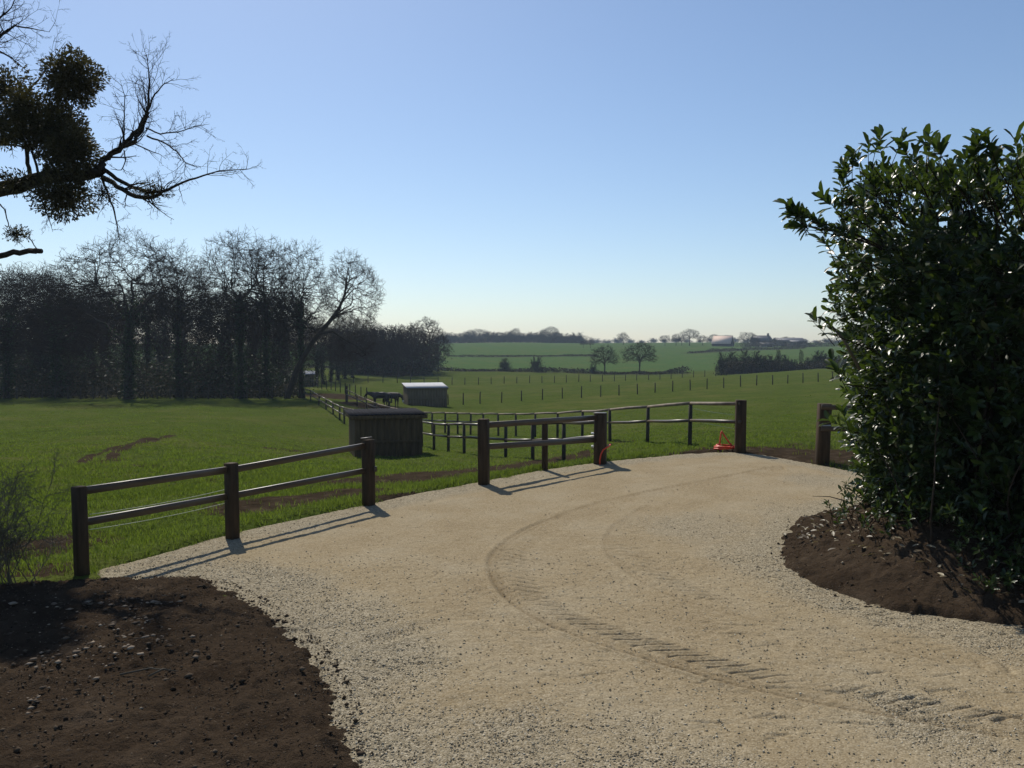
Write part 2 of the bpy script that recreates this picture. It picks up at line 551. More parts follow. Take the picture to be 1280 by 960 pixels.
def drive_material():
    m, nt, b, out = _m('gravel_drive')
    z = zone(nt)
    v = coords(nt)
    n1 = noise(nt, v, 0.9, 5)
    n2 = noise(nt, v, 7.0, 6, 0.7)
    n3 = noise(nt, v, 60.0, 4, 0.7)
    vo = N(nt, 'ShaderNodeTexVoronoi', feature='F1')
    vo.inputs['Scale'].default_value = 75.0
    nt.links.new(v, vo.inputs['Vector'])
    vs = N(nt, 'ShaderNodeSeparateColor')
    nt.links.new(vo.outputs['Color'], vs.inputs[0])
    sand = ramp(nt, n1, [(0.30, (0.27, 0.192, 0.096)), (0.47, (0.35, 0.266, 0.148)), (0.70, (0.43, 0.36, 0.24))])
    sand = mixc(nt, mth(nt, 'MULTIPLY', n2, 0.65), sand, (0.25, 0.185, 0.098))
    stone = ramp(nt, vs.outputs[0], [(0.0, (0.12, 0.104, 0.072)), (0.35, (0.28, 0.248, 0.175)), (0.75, (0.41, 0.362, 0.262)), (1.0, (0.62, 0.56, 0.43))])
    stone = mixc(nt, mth(nt, 'MULTIPLY', n2, 0.5), stone, (0.26, 0.205, 0.125))
    fm = N(nt, 'ShaderNodeMapRange', **{'From Min': 0.20, 'From Max': 1.05})
    nt.links.new(mth(nt, 'ADD', z[0], mth(nt, 'MULTIPLY', mth(nt, 'SUBTRACT', n2, 0.5), 1.3)), fm.inputs[0])
    col = mixc(nt, fm.outputs[0], mixc(nt, 0.45, sand, stone), stone)
    col = mixc(nt, mth(nt, 'MULTIPLY', n3, 0.55), col, mixc(nt, 0.6, col, (0.10, 0.08, 0.055)))
    col = mixc(nt, mth(nt, 'MULTIPLY', z[1], 0.55), col, (0.15, 0.11, 0.062))
    nt.links.new(col, b.inputs['Base Color'])
    b.inputs['Roughness'].default_value = 1.0
    b.inputs['Specular IOR Level'].default_value = 0.0
    hs = mth(nt, 'MULTIPLY', mth(nt, 'SUBTRACT', 1.0, vo.outputs['Distance']), mth(nt, 'ADD', mth(nt, 'MULTIPLY', fm.outputs[0], 0.8), 0.25))
    bump(nt, b, mth(nt, 'ADD', hs, mth(nt, 'MULTIPLY', n3, 0.7)), 0.012, 0.8)
    return m

def soil_material():
    m, nt, b, out = _m('dug_soil')
    v = coords(nt)
    n1 = noise(nt, v, 1.4, 5)
    n2 = noise(nt, v, 14.0, 6, 0.7)
    n3 = noise(nt, v, 90.0, 3)
    c = ramp(nt, n1, [(0.3, (0.048, 0.034, 0.023)), (0.6, (0.077, 0.056, 0.038)), (0.8, (0.12, 0.09, 0.063))])
    c = mixc(nt, mth(nt, 'MULTIPLY', n2, 0.6), c, (0.026, 0.019, 0.013))
    sp_ = N(nt, 'ShaderNodeMapRange', **{'From Min': 0.68, 'From Max': 0.74})
    nt.links.new(noise(nt, v, 33.0, 2), sp_.inputs[0])
    c = mixc(nt, mth(nt, 'MULTIPLY', sp_.outputs[0], 0.5), c, (0.22, 0.17, 0.12))
    z = zone(nt)
    pz = N(nt, 'ShaderNodeMapRange', **{'From Min': 0.50, 'From Max': 0.62})
    nt.links.new(mth(nt, 'MULTIPLY', mth(nt, 'ADD', z[0], 0.25), noise(nt, coords(nt, (1, 2.2, 1)), 9.0, 6, 0.75)), pz.inputs[0])
    c = mixc(nt, mth(nt, 'MULTIPLY', pz.outputs[0], mth(nt, 'MINIMUM', mth(nt, 'MULTIPLY', z[0], 4.0), 0.9)), c, mixc(nt, n2, (0.09, 0.066, 0.044), (0.26, 0.20, 0.14)))
    nt.links.new(c, b.inputs['Base Color'])
    b.inputs['Roughness'].default_value = 1.0
    b.inputs['Specular IOR Level'].default_value = 0.0
    bump(nt, b, mth(nt, 'ADD', n2, mth(nt, 'MULTIPLY', n3, 0.35)), 0.05, 1.0)
    return m

def tint(name, stops, rough=0.85):
    """per-piece colour from the zone attribute"""
    m, nt, b, out = _m(name)
    z = zone(nt)
    nt.links.new(ramp(nt, z[0], stops), b.inputs['Base Color'])
    b.inputs['Roughness'].default_value = rough
    b.inputs['Specular IOR Level'].default_value = 0.05
    bump(nt, b, noise(nt, coords(nt), 90, 3), 0.004)
    return m

M['terrain'] = terrain_material()
M['drive'] = drive_material()
M['soil'] = soil_material()
M['stone'] = tint('loose_gravel', [(0, (0.18, 0.145, 0.095)), (0.4, (0.29, 0.245, 0.168)), (0.8, (0.38, 0.33, 0.235)), (1, (0.62, 0.56, 0.43))])
M['clod'] = tint('soil_clod', [(0, (0.032, 0.023, 0.015)), (0.6, (0.072, 0.053, 0.036)), (0.93, (0.115, 0.088, 0.062)), (1, (0.30, 0.25, 0.18))])

M['chip'] = tint('sun_fleck_crust', [(0, (0.06, 0.045, 0.032)), (0.5, (0.14, 0.108, 0.078)), (1, (0.34, 0.275, 0.205))])  # pale tone stands in for sun flecks as well as dry crust

# ------------------------------------------------------------------ the land
def blob(X, Y, pts, r, soft=0.5):
    P = [tuple(p) for p in pts]
    if len(P) == 1:
        d = np.hypot(X - P[0][0], Y - P[0][1])
    else:
        d, _, _ = seg_dist(X, Y, P)
    return 1 - sstep(r * (1 - soft), r * (1 + soft), d)

def build_ground():
    th = np.concatenate([np.linspace(-math.pi, -0.8, 40, endpoint=False), np.linspace(-0.8, 0.8, 400), np.linspace(0.8, math.pi, 41)[1:]])
    r = np.concatenate([[0.05, 1.0, 2.0], np.exp(np.concatenate([np.linspace(math.log(3.0), math.log(8), 16, endpoint=False), np.linspace(math.log(8), math.log(40), 170, endpoint=False), np.linspace(math.log(40), math.log(1150), 130)]))])
    T, R_ = np.meshgrid(th, r)
    X, Y = R_ * np.sin(T), R_ * np.cos(T)
    Z = ground(X.ravel(), Y.ravel()).reshape(X.shape)
    x, y = X.ravel(), Y.ravel()

    def w(pts):                                  # pixels on the land, with their distance
        return [tuple(at(u, v, D)[:2]) for u, v, D in pts]
    soil = np.zeros(len(x))
    for pts, rad in [
            (w([(480, 604, 19.5), (540, 592, 21.5), (600, 585, 23)]), 1.25), (w([(600, 585, 22.5), (640, 580, 25), (700, 572, 28)]), 1.2),
            (w([(310, 634, 14.6), (380, 626, 15.6), (450, 619, 16.4)]), 0.55), (G2([(480, 624), (540, 617)]), 0.25),
            (w([(104, 580, 24), (110, 570, 26), (150, 555, 29.5), (190, 541, 34)]), 0.19), (w([(140, 575, 25), (142, 566, 27), (172, 553, 30.5), (215, 538, 36)]), 0.19),
            (w([(102, 584, 23.5)]), 0.45), (w([(141, 578, 24.6)]), 0.4), (w([(170, 585, 23), (200, 590, 22)]), 0.3),
            (w([(340, 550, 33), (400, 547, 35)]), 0.35), (w([(200, 612, 17.5), (260, 600, 19)]), 0.35),
            (w([(945, 566, 21.3), (1000, 566, 21.5), (1060, 570, 21), (1180, 580, 20)]), 1.6), (w([(780, 553, 31), (720, 558, 29)]), 0.4),
            (w([(960, 555, 23), (1010, 552, 24)]), 0.6),
            (w([(30, 690, 11.5), (80, 680, 12)]), 0.5), (w([(0, 720, 10.3), (60, 722, 10.2)]), 0.35),
            (w([(440, 492, 90), (400, 492, 96)]), 2.4), (w([(470, 506, 77), (450, 503, 80)]), 1.6)]:
        soil = np.maximum(soil, blob(x, y, pts, rad * (1.35 if rad > .4 else 1.0)))
    dist = np.hypot(x, y)
    far = sstep(212, 232, dist - 0.02 * x) * 0.95
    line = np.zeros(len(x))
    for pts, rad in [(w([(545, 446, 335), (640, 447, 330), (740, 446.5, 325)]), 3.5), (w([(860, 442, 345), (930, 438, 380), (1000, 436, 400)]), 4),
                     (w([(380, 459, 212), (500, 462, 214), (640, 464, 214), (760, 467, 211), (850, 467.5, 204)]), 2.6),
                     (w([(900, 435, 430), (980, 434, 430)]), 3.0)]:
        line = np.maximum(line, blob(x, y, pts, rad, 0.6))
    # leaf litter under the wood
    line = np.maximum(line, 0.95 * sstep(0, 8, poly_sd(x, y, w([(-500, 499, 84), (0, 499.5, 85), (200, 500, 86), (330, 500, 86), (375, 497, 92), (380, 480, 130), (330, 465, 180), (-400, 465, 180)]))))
    nr, nt_ = X.shape
    i = np.arange(nr - 1)[:, None] * nt_ + np.arange(nt_ - 1)[None]
    Q = np.stack([i, i + 1, i + nt_ + 1, i + nt_], -1).reshape(-1, 4)
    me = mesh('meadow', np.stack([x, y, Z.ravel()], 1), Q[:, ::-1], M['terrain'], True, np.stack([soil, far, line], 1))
    tag(obj('meadow_ground', me), 'rolling green pasture with bare patches, running up to a far ridge', 'ground', kind='structure')
    return soil

build_ground()

# wheel marks on the drive
TRACK = smooth_poly(G2([(960, 584), (880, 600), (780, 619), (705, 640), (645, 666), (614, 692), (610, 712), (626, 742), (662, 772), (722, 797), (800, 822), (880, 846), (960, 866), (1080, 890), (1250, 918)]), False, 2)
TRACK2 = smooth_poly([(x + 1.55, y + 0.75) for x, y in TRACK[14:-8]], False, 1)
RUTS = [smooth_poly(G2(p), False, 2) for p in ([(470, 640), (620, 612), (760, 590), (900, 577)], [(900, 790), (1000, 850), (1130, 890), (1290, 925)],
                                               [(930, 800), (1040, 836), (1180, 868), (1300, 890)], [(470, 800), (560, 775), (620, 770), (680, 790)])]

def gravel_mask(x, y, sd):
    g = 0.95 * (1 - sstep(0.25, 0.8, sd + fbm(x, y, 1.5, 3) * 0.6)) * sstep(9.0, 11.0, y)
    dl = poly_sd(x, y, BED_L)
    g = np.maximum(g, 0.95 * (1 - sstep(0.25, 1.5, -dl + fbm(x, y, 0.8, 4) * 1.5)))
    dr = poly_sd(x, y, BANK)
    g = np.maximum(g, 0.85 * (1 - sstep(0.2, 1.1, -dr + fbm(x, y, 0.9, 4) * 1.2)))
    for (u, v, r) in ((880, 660, 1.7), (930, 690, 1.1), (380, 745, 0.8), (620, 950, 1.0), (800, 980, 1.0), (1150, 900, 0.7), (1000, 640, 1.3), (1020, 600, 1.2)):
        p = gp(u, v)
        g = np.maximum(g, 0.75 * (1 - sstep(r * 0.3, r, np.hypot(x - p[0], (y - p[1]) * 0.8) + fbm(x, y, 1.3, 3) * 0.8)))
    return np.clip(g + fbm(x, y, 0.7, 4) * 0.35, 0, 1)

def lugs(x, y, path, depth, wide=0.47, pitch=0.20):
    """bar-tread wheel mark: narrow slanted grooves, deeper on the inside half"""
    d, s, side = seg_dist(x, y, path)
    t = np.where(side > 0, d, -d) + 0.02         # positive to the left of travel (inside of the bend)
    inner = sstep(wide * .42, wide * .5, t) * (1 - sstep(wide - .02, wide + .05, t))
    outer = sstep(-.01, .02, t) * (1 - sstep(wide * .40, wide * .5, t))
    jit = fbm(s * 1.0, s * .3, 3.0, 2) * .10
    g = 0.0
    for half, sg, k in ((inner, -1.0, 1.0), (outer, 1.0, .28)):
        ph = np.mod((s + sg * t * .95) / pitch + jit, 1.0)
        g = g + half * k * (sstep(.0, .22, ph) * (1 - sstep(.24, .34, ph)) - .3 * sstep(.36, .5, ph) * (1 - sstep(.6, .9, ph)))
    wear = np.clip(.55 + 1.9 * fbm(x, y, 1.6, 3), .1, 1.25)
    z = -depth * g * wear
    rib = np.mod(s / (pitch * .5), 1.0)
    z += depth * (.40 * np.exp(-((t + .05) / .035) ** 2) - .55 * np.exp(-((t - .015) / .022) ** 2) * (.55 + .45 * (rib < .6)) - .25 * np.exp(-((t - .10) / .02) ** 2)) * np.clip(wear + .2, 0, 1)
    return z

def build_drive():
    iy = np.concatenate([np.linspace(1 / 3.4, 1 / 5.8, 60, endpoint=False), np.linspace(1 / 5.8, 1 / 13.0, 480, endpoint=False), np.linspace(1 / 13.0, 1 / 27.0, 80)])
    sx = np.linspace(-0.74, 0.86, 600)
    SX, IY = np.meshgrid(sx, iy)
    Y = 1 / IY
    X = SX * Y
    x, y = X.ravel(), Y.ravel()
    sd = poly_sd(x, y, DRIVE)
    z = fbm(x, y, 0.5, 3) * 0.03 + fbm(x, y, 3.5, 3) * 0.014 + fbm(x, y, 18, 3) * 0.016
    fade = 1 - sstep(15, 19, y)
    z += lugs(x, y, TRACK, 0.040) * (0.85 + 0.15 * (1 - sstep(9.0, 12, y))) * sstep(5.2, 6.6, y) * 1.1
    z += lugs(x, y, TRACK2, 0.026) * fade
    for k, rt in enumerate(RUTS):
        d, s, side = seg_dist(x, y, rt)
        z += (-0.014 * np.exp(-(d / 0.10) ** 2) + 0.010 * np.exp(-((d - 0.2) / 0.07) ** 2)) * np.clip(0.6 + 2 * fbm(x, y, 1.2, 3), 0, 1.2)
    # short drag marks and scrapes
    rs = np.random.RandomState(3)
    for k in range(70):
        u, v = rs.uniform(860, 1290), rs.uniform(730, 930)
        if rs.rand() < 0.25:
            u, v = rs.uniform(450, 850), rs.uniform(640, 900)
        p = gp(u, v)
        L = rs.uniform(0.05, 0.2)
        dx, dy = x - p[0], y - p[1]
        z += -0.012 * np.exp(-((dx / L) ** 2) ** 2 - ((dy - rs.uniform(-.2, .4) * dx) / 0.018) ** 2)
    z -= 0.10 * (1 - sstep(-0.5, -0.15, sd))
    g = gravel_mask(x, y, sd)
    pressed_shade = np.zeros(len(x))  # tread-ridge shade painted into the colour, plus darker pressed fines
    for path, amt in ((TRACK, 1.0), (TRACK2, .45)):
        d, s_, side = seg_dist(x, y, path)
        t = np.where(side > 0, d, -d) + .02
        pressed_shade = np.maximum(pressed_shade, amt * (1.0 * np.exp(-((t - .02) / .03) ** 2) + .5 * np.exp(-((t - .10) / .02) ** 2) + .18 * sstep(0, .05, t) * (1 - sstep(.42, .5, t))) * np.clip(.75 + 1.2 * fbm(x, y, 2.5, 3), .2, 1))
    nr, nc = X.shape
    i = np.arange(nr - 1)[:, None] * nc + np.arange(nc - 1)[None]
    Q = np.stack([i, i + 1, i + nc + 1, i + nc], -1).reshape(-1, 4)
    keep = (sd > -0.5)[Q].any(1)
    Q = Q[keep]
    used = np.unique(Q)
    mp = np.full(len(x), -1)
    mp[used] = np.arange(len(used))
    me = mesh('driveway', np.stack([x, y, z], 1)[used], mp[Q], M['drive'], True, np.stack([g, pressed_shade, g], 1)[used])
    tag(obj('driveway', me), 'curved pale gravel and sand driveway with tractor tyre marks', 'driveway', kind='structure')

build_drive()

def bed(name, poly, x0, x1, y0, y1, step, prof, label, pale=None):
    xs, ys = np.arange(x0, x1, step), np.arange(y0, y1, step)
    X, Y = np.meshgrid(xs, ys)
    x, y = X.ravel(), Y.ravel()
    sd = poly_sd(x, y, poly) + fbm(x, y, 3.0, 4) * 0.22 + fbm(x, y, 11.0, 2) * 0.10
    z = prof(x, y, sd)
    lump = np.abs(fbm(x, y, 5.0, 4)) * 0.13 + np.abs(fbm(x, y, 13.0, 3)) * 0.10 + fbm(x, y, 1.3, 3) * 0.10
    z = np.where(sd > -0.05, z + lump * sstep(-0.05, 0.15, sd), z)
    c = np.zeros(len(x))
    if pale:
        for (u, v, r) in pale:
            p = gp(u, v)
            c = np.maximum(c, 1 - sstep(0.3, 1.0, np.hypot((x - p[0]) / (r * 1.6), (y - p[1]) / r) + fbm(x, y, 4, 3) * 1.2))
    nr, nc = X.shape
    i = np.arange(nr - 1)[:, None] * nc + np.arange(nc - 1)[None]
    Q = np.stack([i, i + 1, i + nc + 1, i + nc], -1).reshape(-1, 4)
    Q = Q[(sd > -0.25)[Q].any(1)]
    used = np.unique(Q)
    mp = np.full(len(x), -1)
    mp[used] = np.arange(len(used))
    me = mesh(name, np.stack([x, y, z], 1)[used], mp[Q], M['soil'], True, np.stack([c, c, c], 1)[used])
    tag(obj(name, me), label, 'soil', kind='structure')

def prof_left(x, y, sd):
    return -0.10 + 0.16 * sstep(-0.15, 0.35, sd)

def prof_bank(x, y, sd):
    return -0.10 + 0.12 * sstep(-0.12, 0.15, sd) + 0.62 * sstep(0.0, 1.9, sd)

bed('soil_bed', BED_L, -9.5, 0.2, 3.9, 11.2, 0.029, prof_left, 'dark freshly dug soil bed in the bottom left corner')
bed('soil_bank', BANK, 3.0, 10, 5.4, 14.6, 0.035, prof_bank, 'brown soil bank at the foot of the laurel hedge')

def bank_z(x, y):
    return prof_bank(x, y, poly_sd(x, y, BANK)) + 0.03

# ------------------------------------------------------------------ loose stones, clods, litter
ICO_V = []
_t = (1 + 5 ** .5) / 2
for a_ in (-1, 1):
    for b_ in (-_t, _t):
        ICO_V += [(0, a_, b_), (a_, b_, 0), (b_, 0, a_)]
ICO_V = np.array(ICO_V) / math.hypot(1, _t)
import itertools
ICO_F = np.array([f for f in itertools.combinations(range(12), 3)
                  if all(abs(np.linalg.norm(ICO_V[f[i]] - ICO_V[f[j]]) - 1.0515) < 0.01 for i, j in ((0, 1), (1, 2), (0, 2)))])
OCT_V = np.array([(1, 0, 0), (-1, 0, 0), (0, 1, 0), (0, -1, 0), (0, 0, 1), (0, 0, -1.)])
OCT_F = np.array([(0, 2, 4), (2, 1, 4), (1, 3, 4), (3, 0, 4), (2, 0, 5), (1, 2, 5), (3, 1, 5), (0, 3, 5)])

def lumps(name, P, size, BV, BF, mat, label, cat, seed, flat=0.7, colbias=None):
    rs = np.random.RandomState(seed)
    n, k = len(P), len(BV)
    V = BV[None] * (1 + rs.uniform(-0.35, 0.35, (n, k, 1)))
    V = V * (rs.uniform(0.6, 1.3, (n, 1, 3)) * np.array([1, 1, flat]))
    a = rs.uniform(0, 6.283, n)
    ca, sa = np.cos(a)[:, None], np.sin(a)[:, None]
    V = np.stack([V[..., 0] * ca - V[..., 1] * sa, V[..., 0] * sa + V[..., 1] * ca, V[..., 2]], -1)
    V = V * size[:, None, None] + P[:, None]
    Fc = (BF[None] + (np.arange(n) * k)[:, None, None]).reshape(-1, 3)
    c = rs.rand(n) if colbias is None else colbias
    cols = np.repeat(c, k)[:, None] * np.ones(3)
    return tag(obj(name, mesh(name, V.reshape(-1, 3), Fc, mat, False, cols)), label, cat, kind='stuff')

def drive_height(x, y):
    return fbm(x, y, 0.5, 3) * 0.03 + fbm(x, y, 3.5, 3) * 0.014

def scatter_stones():
    rs = np.random.RandomState(11)
    n = 330000
    y = 1 / rs.uniform(1 / 24.0, 1 / 4.2, n)
    y = np.where(rs.rand(n) < 0.5, rs.uniform(4.2, 11, n), y)
    x = rs.uniform(-0.7, 0.72, n) * y
    sd = poly_sd(x, y, DRIVE)
    g = gravel_mask(x, y, sd)
    keep = (sd > -0.12) & (rs.rand(n) < (0.10 + 0.42 * sstep(0.25, 0.95, g)))
    x, y, g = x[keep], y[keep], g[keep]
    x, y = x[:32000], y[:32000]
    s = 0.003 + 0.0075 * rs.rand(len(x)) ** 2.5 + 0.00025 * y
    P = np.stack([x, y, drive_height(x, y) + s * 0.25], 1)
    lumps('loose_gravel', P, s, OCT_V, OCT_F, M['stone'], 'loose pale gravel stones scattered over the driveway', 'gravel', 5, 0.65)

scatter_stones()

def scatter_clods():
    rs = np.random.RandomState(12)
    x, y = rs.uniform(-8, 0.0, 26000), rs.uniform(4.2, 10.8, 26000)
    sd = poly_sd(x, y, BED_L)
    k = (sd > -0.07) & (rs.rand(26000) < np.where(sd < 0.2, 1, 0.6))
    x, y, sd = x[k], y[k], sd[k]
    s = 0.004 + 0.010 * rs.rand(len(x)) ** 2 + 0.02 * rs.rand(len(x)) ** 14
    z = prof_left(x, y, sd) + fbm(x, y, 1.3, 3) * 0.10 + 0.035
    c = rs.rand(len(x)) * 0.9
    c = np.where(rs.rand(len(x)) < 0.025, 1.0, c)
    s = np.where(c > .95, s * 0.6, s)
    lumps('soil_clods', np.stack([x, y, np.maximum(z, 0.01)], 1), s, OCT_V, OCT_F, M['clod'], 'crumbly clods of dark earth lying on the dug soil bed at left', 'clods', 6, 0.75, c)
    px, py, ps = [], [], []  # sun flecks on the shaded bed built as pale chips, some dry crust
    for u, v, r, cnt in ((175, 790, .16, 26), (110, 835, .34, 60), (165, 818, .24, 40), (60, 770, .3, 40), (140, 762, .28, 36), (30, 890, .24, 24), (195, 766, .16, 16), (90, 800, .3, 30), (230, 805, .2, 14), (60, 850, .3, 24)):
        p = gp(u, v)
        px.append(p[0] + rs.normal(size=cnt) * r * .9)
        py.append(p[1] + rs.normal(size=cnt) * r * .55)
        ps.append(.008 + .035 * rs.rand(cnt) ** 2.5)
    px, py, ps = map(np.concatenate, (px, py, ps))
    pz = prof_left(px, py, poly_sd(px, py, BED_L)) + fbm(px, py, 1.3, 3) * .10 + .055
    lumps('soil_chips', np.stack([px, py, pz], 1), ps, OCT_V, OCT_F, M['chip'], 'pale chips standing in for sun flecks, with some dry crusts, on the shaded part of the soil bed', 'chips', 8, .35)
    x, y = rs.uniform(3.2, 9, 5200), rs.uniform(6, 14, 5200)
    sd = poly_sd(x, y, BANK)
    k = sd > -0.1
    x, y, sd = x[k], y[k], sd[k]
    s = 0.005 + 0.02 * rs.rand(len(x)) ** 5
    z = prof_bank(x, y, sd) + fbm(x, y, 1.3, 3) * 0.10 + 0.035
    c = rs.rand(len(x)) * 0.9
    c = np.where(rs.rand(len(x)) < 0.03, 1.0, c)
    lumps('soil_clods', np.stack([x, y, np.maximum(z, 0.01)], 1), s, OCT_V, OCT_F, M['clod'], 'crumbly clods of brown earth on the bank below the laurel hedge', 'clods', 7, 0.75, c)

scatter_clods()

# ------------------------------------------------------------------ leaves
def rand_dirs(rs, n):
    d = rs.normal(size=(n, 3))
    return d / np.linalg.norm(d, axis=1, keepdims=True)

def cards(P, D, Nn, L, W, rs):
    """rhombic two-triangle leaves: base P, direction D, normal Nn"""
    S_ = np.cross(D, Nn)
    S_ /= np.linalg.norm(S_, axis=1, keepdims=True) + 1e-9
    Nn = np.cross(S_, D)
    L, W = L[:, None], W[:, None]
    V = np.stack([P, P + D * L * .5 + S_ * W * .5 + Nn * W * .15, P + D * L, P + D * L * .5 - S_ * W * .5 + Nn * W * .15], 1)
    n = len(P)
    i = np.arange(n)[:, None] * 4
    Fc = np.concatenate([i + np.array([[0, 1, 2]]), i + np.array([[0, 2, 3]])])
    c = np.repeat(rs.rand(n), 4)[:, None] * np.ones(3)
    return V.reshape(-1, 3), Fc, c

LEAF_T = np.array([  # along, across, up
    (0, 0, 0), (.5, 0, -.02), (1, 0, -.13), (.22, .14, .035), (.62, .215, .045), (.90, .12, -.03), (.22, -.14, .035), (.62, -.215, .045), (.90, -.12, -.03)])
LEAF_F = np.array([(0, 1, 3), (3, 1, 4), (1, 2, 5), (1, 5, 4), (0, 6, 1), (6, 7, 1), (1, 8, 2), (1, 7, 8)])

def big_leaves(P, D, Nn, L, rs):
    S_ = np.cross(D, Nn)
    S_ /= np.linalg.norm(S_, axis=1, keepdims=True) + 1e-9
    Nn = np.cross(S_, D)
    k = len(LEAF_T)
    V = P[:, None] + L[:, None, None] * (D[:, None] * LEAF_T[None, :, 0:1] + S_[:, None] * LEAF_T[None, :, 1:2] + Nn[:, None] * LEAF_T[None, :, 2:3])
    Fc = (LEAF_F[None] + (np.arange(len(P)) * k)[:, None, None]).reshape(-1, 3)
    c = np.repeat(rs.rand(len(P)) ** 1.3, k)[:, None] * np.ones(3)
    return V.reshape(-1, 3), Fc, c

# ------------------------------------------------------------------ trees
def norm(a):
    return a / (np.linalg.norm(a, axis=-1, keepdims=True) + 1e-12)

def grow(rs, P0, D0, L0, R0, levels):
    P, D = np.atleast_2d(np.asarray(P0, float)), norm(np.atleast_2d(np.asarray(D0, float)))
    L, R = np.atleast_1d(np.asarray(L0, float)), np.atleast_1d(np.asarray(R0, float))
    out = []
    for lv in levels:
        m, k = len(P), lv['seg']
        pts, rad, d, p = [P], [R], D, P
        for i in range(k):
            d = norm(d + rs.normal(size=(m, 3)) * lv['wob'] + np.array([0, 0, lv['up']]))
            p = p + d * (L / k)[:, None]
            pts.append(p)
            rad.append(R * (1 - (1 - lv.get('tip', 0.25)) * (i + 1) / k))
        pts, rad = np.stack(pts, 1), np.stack(rad, 1)
        out.append((pts, rad))
        nc = lv.get('n', 0)
        if not nc:
            break
        t = lv['t0'] + (1 - lv['t0']) * (np.arange(nc)[None] + rs.rand(m, nc)) / nc
        t = np.clip(t, 0, 0.999)
        f = t * k
        i0 = f.astype(int)
        w_ = (f - i0)[..., None]
        ar = np.arange(m)[:, None]
        cp_ = pts[ar, i0] * (1 - w_) + pts[ar, i0 + 1] * w_
        cr = rad[ar, i0] * (1 - w_[..., 0]) + rad[ar, i0 + 1] * w_[..., 0]
        dd = norm(pts[ar, i0 + 1] - pts[ar, i0])
        U, W = frames(dd)
        az = rs.rand(m, 1) * 6.283 + np.arange(nc)[None] * 2.4 + rs.normal(size=(m, nc)) * 0.4
        an = np.radians(lv['ang'] + rs.normal(size=(m, nc)) * lv.get('angv', 10))
        cd = np.cos(an)[..., None] * dd + np.sin(an)[..., None] * (np.cos(az)[..., None] * U + np.sin(az)[..., None] * W)
        cl = L[:, None] * lv['lr'] * (1 - lv.get('fall', 0.5) * (t - lv['t0']) / (1 - lv['t0'] + 1e-6)) * rs.uniform(0.65, 1.2, (m, nc))
        P, D, L = cp_.reshape(-1, 3), cd.reshape(-1, 3), cl.ravel()
        R = np.maximum((cr * lv.get('rr', 0.55)).ravel(), lv.get('rmin', 0.004))
    return out

def lv(seg, wob, up, n=0, t0=0.3, ang=45, lr=0.5, rr=0.55, fall=0.5, tip=0.25, rmin=0.004, angv=10):
    return dict(seg=seg, wob=wob, up=up, n=n, t0=t0, ang=ang, lr=lr, rr=rr, fall=fall, tip=tip, rmin=rmin, angv=angv)

def branches_mesh(name, levels, sides, mat):
    b = MB()
    for (pts, rad), n in zip(levels, sides):
        V, Q = polytubes(pts, rad, n)
        b.add(V, Q)
    return b.me(name, mat, True)

PROTO = {}

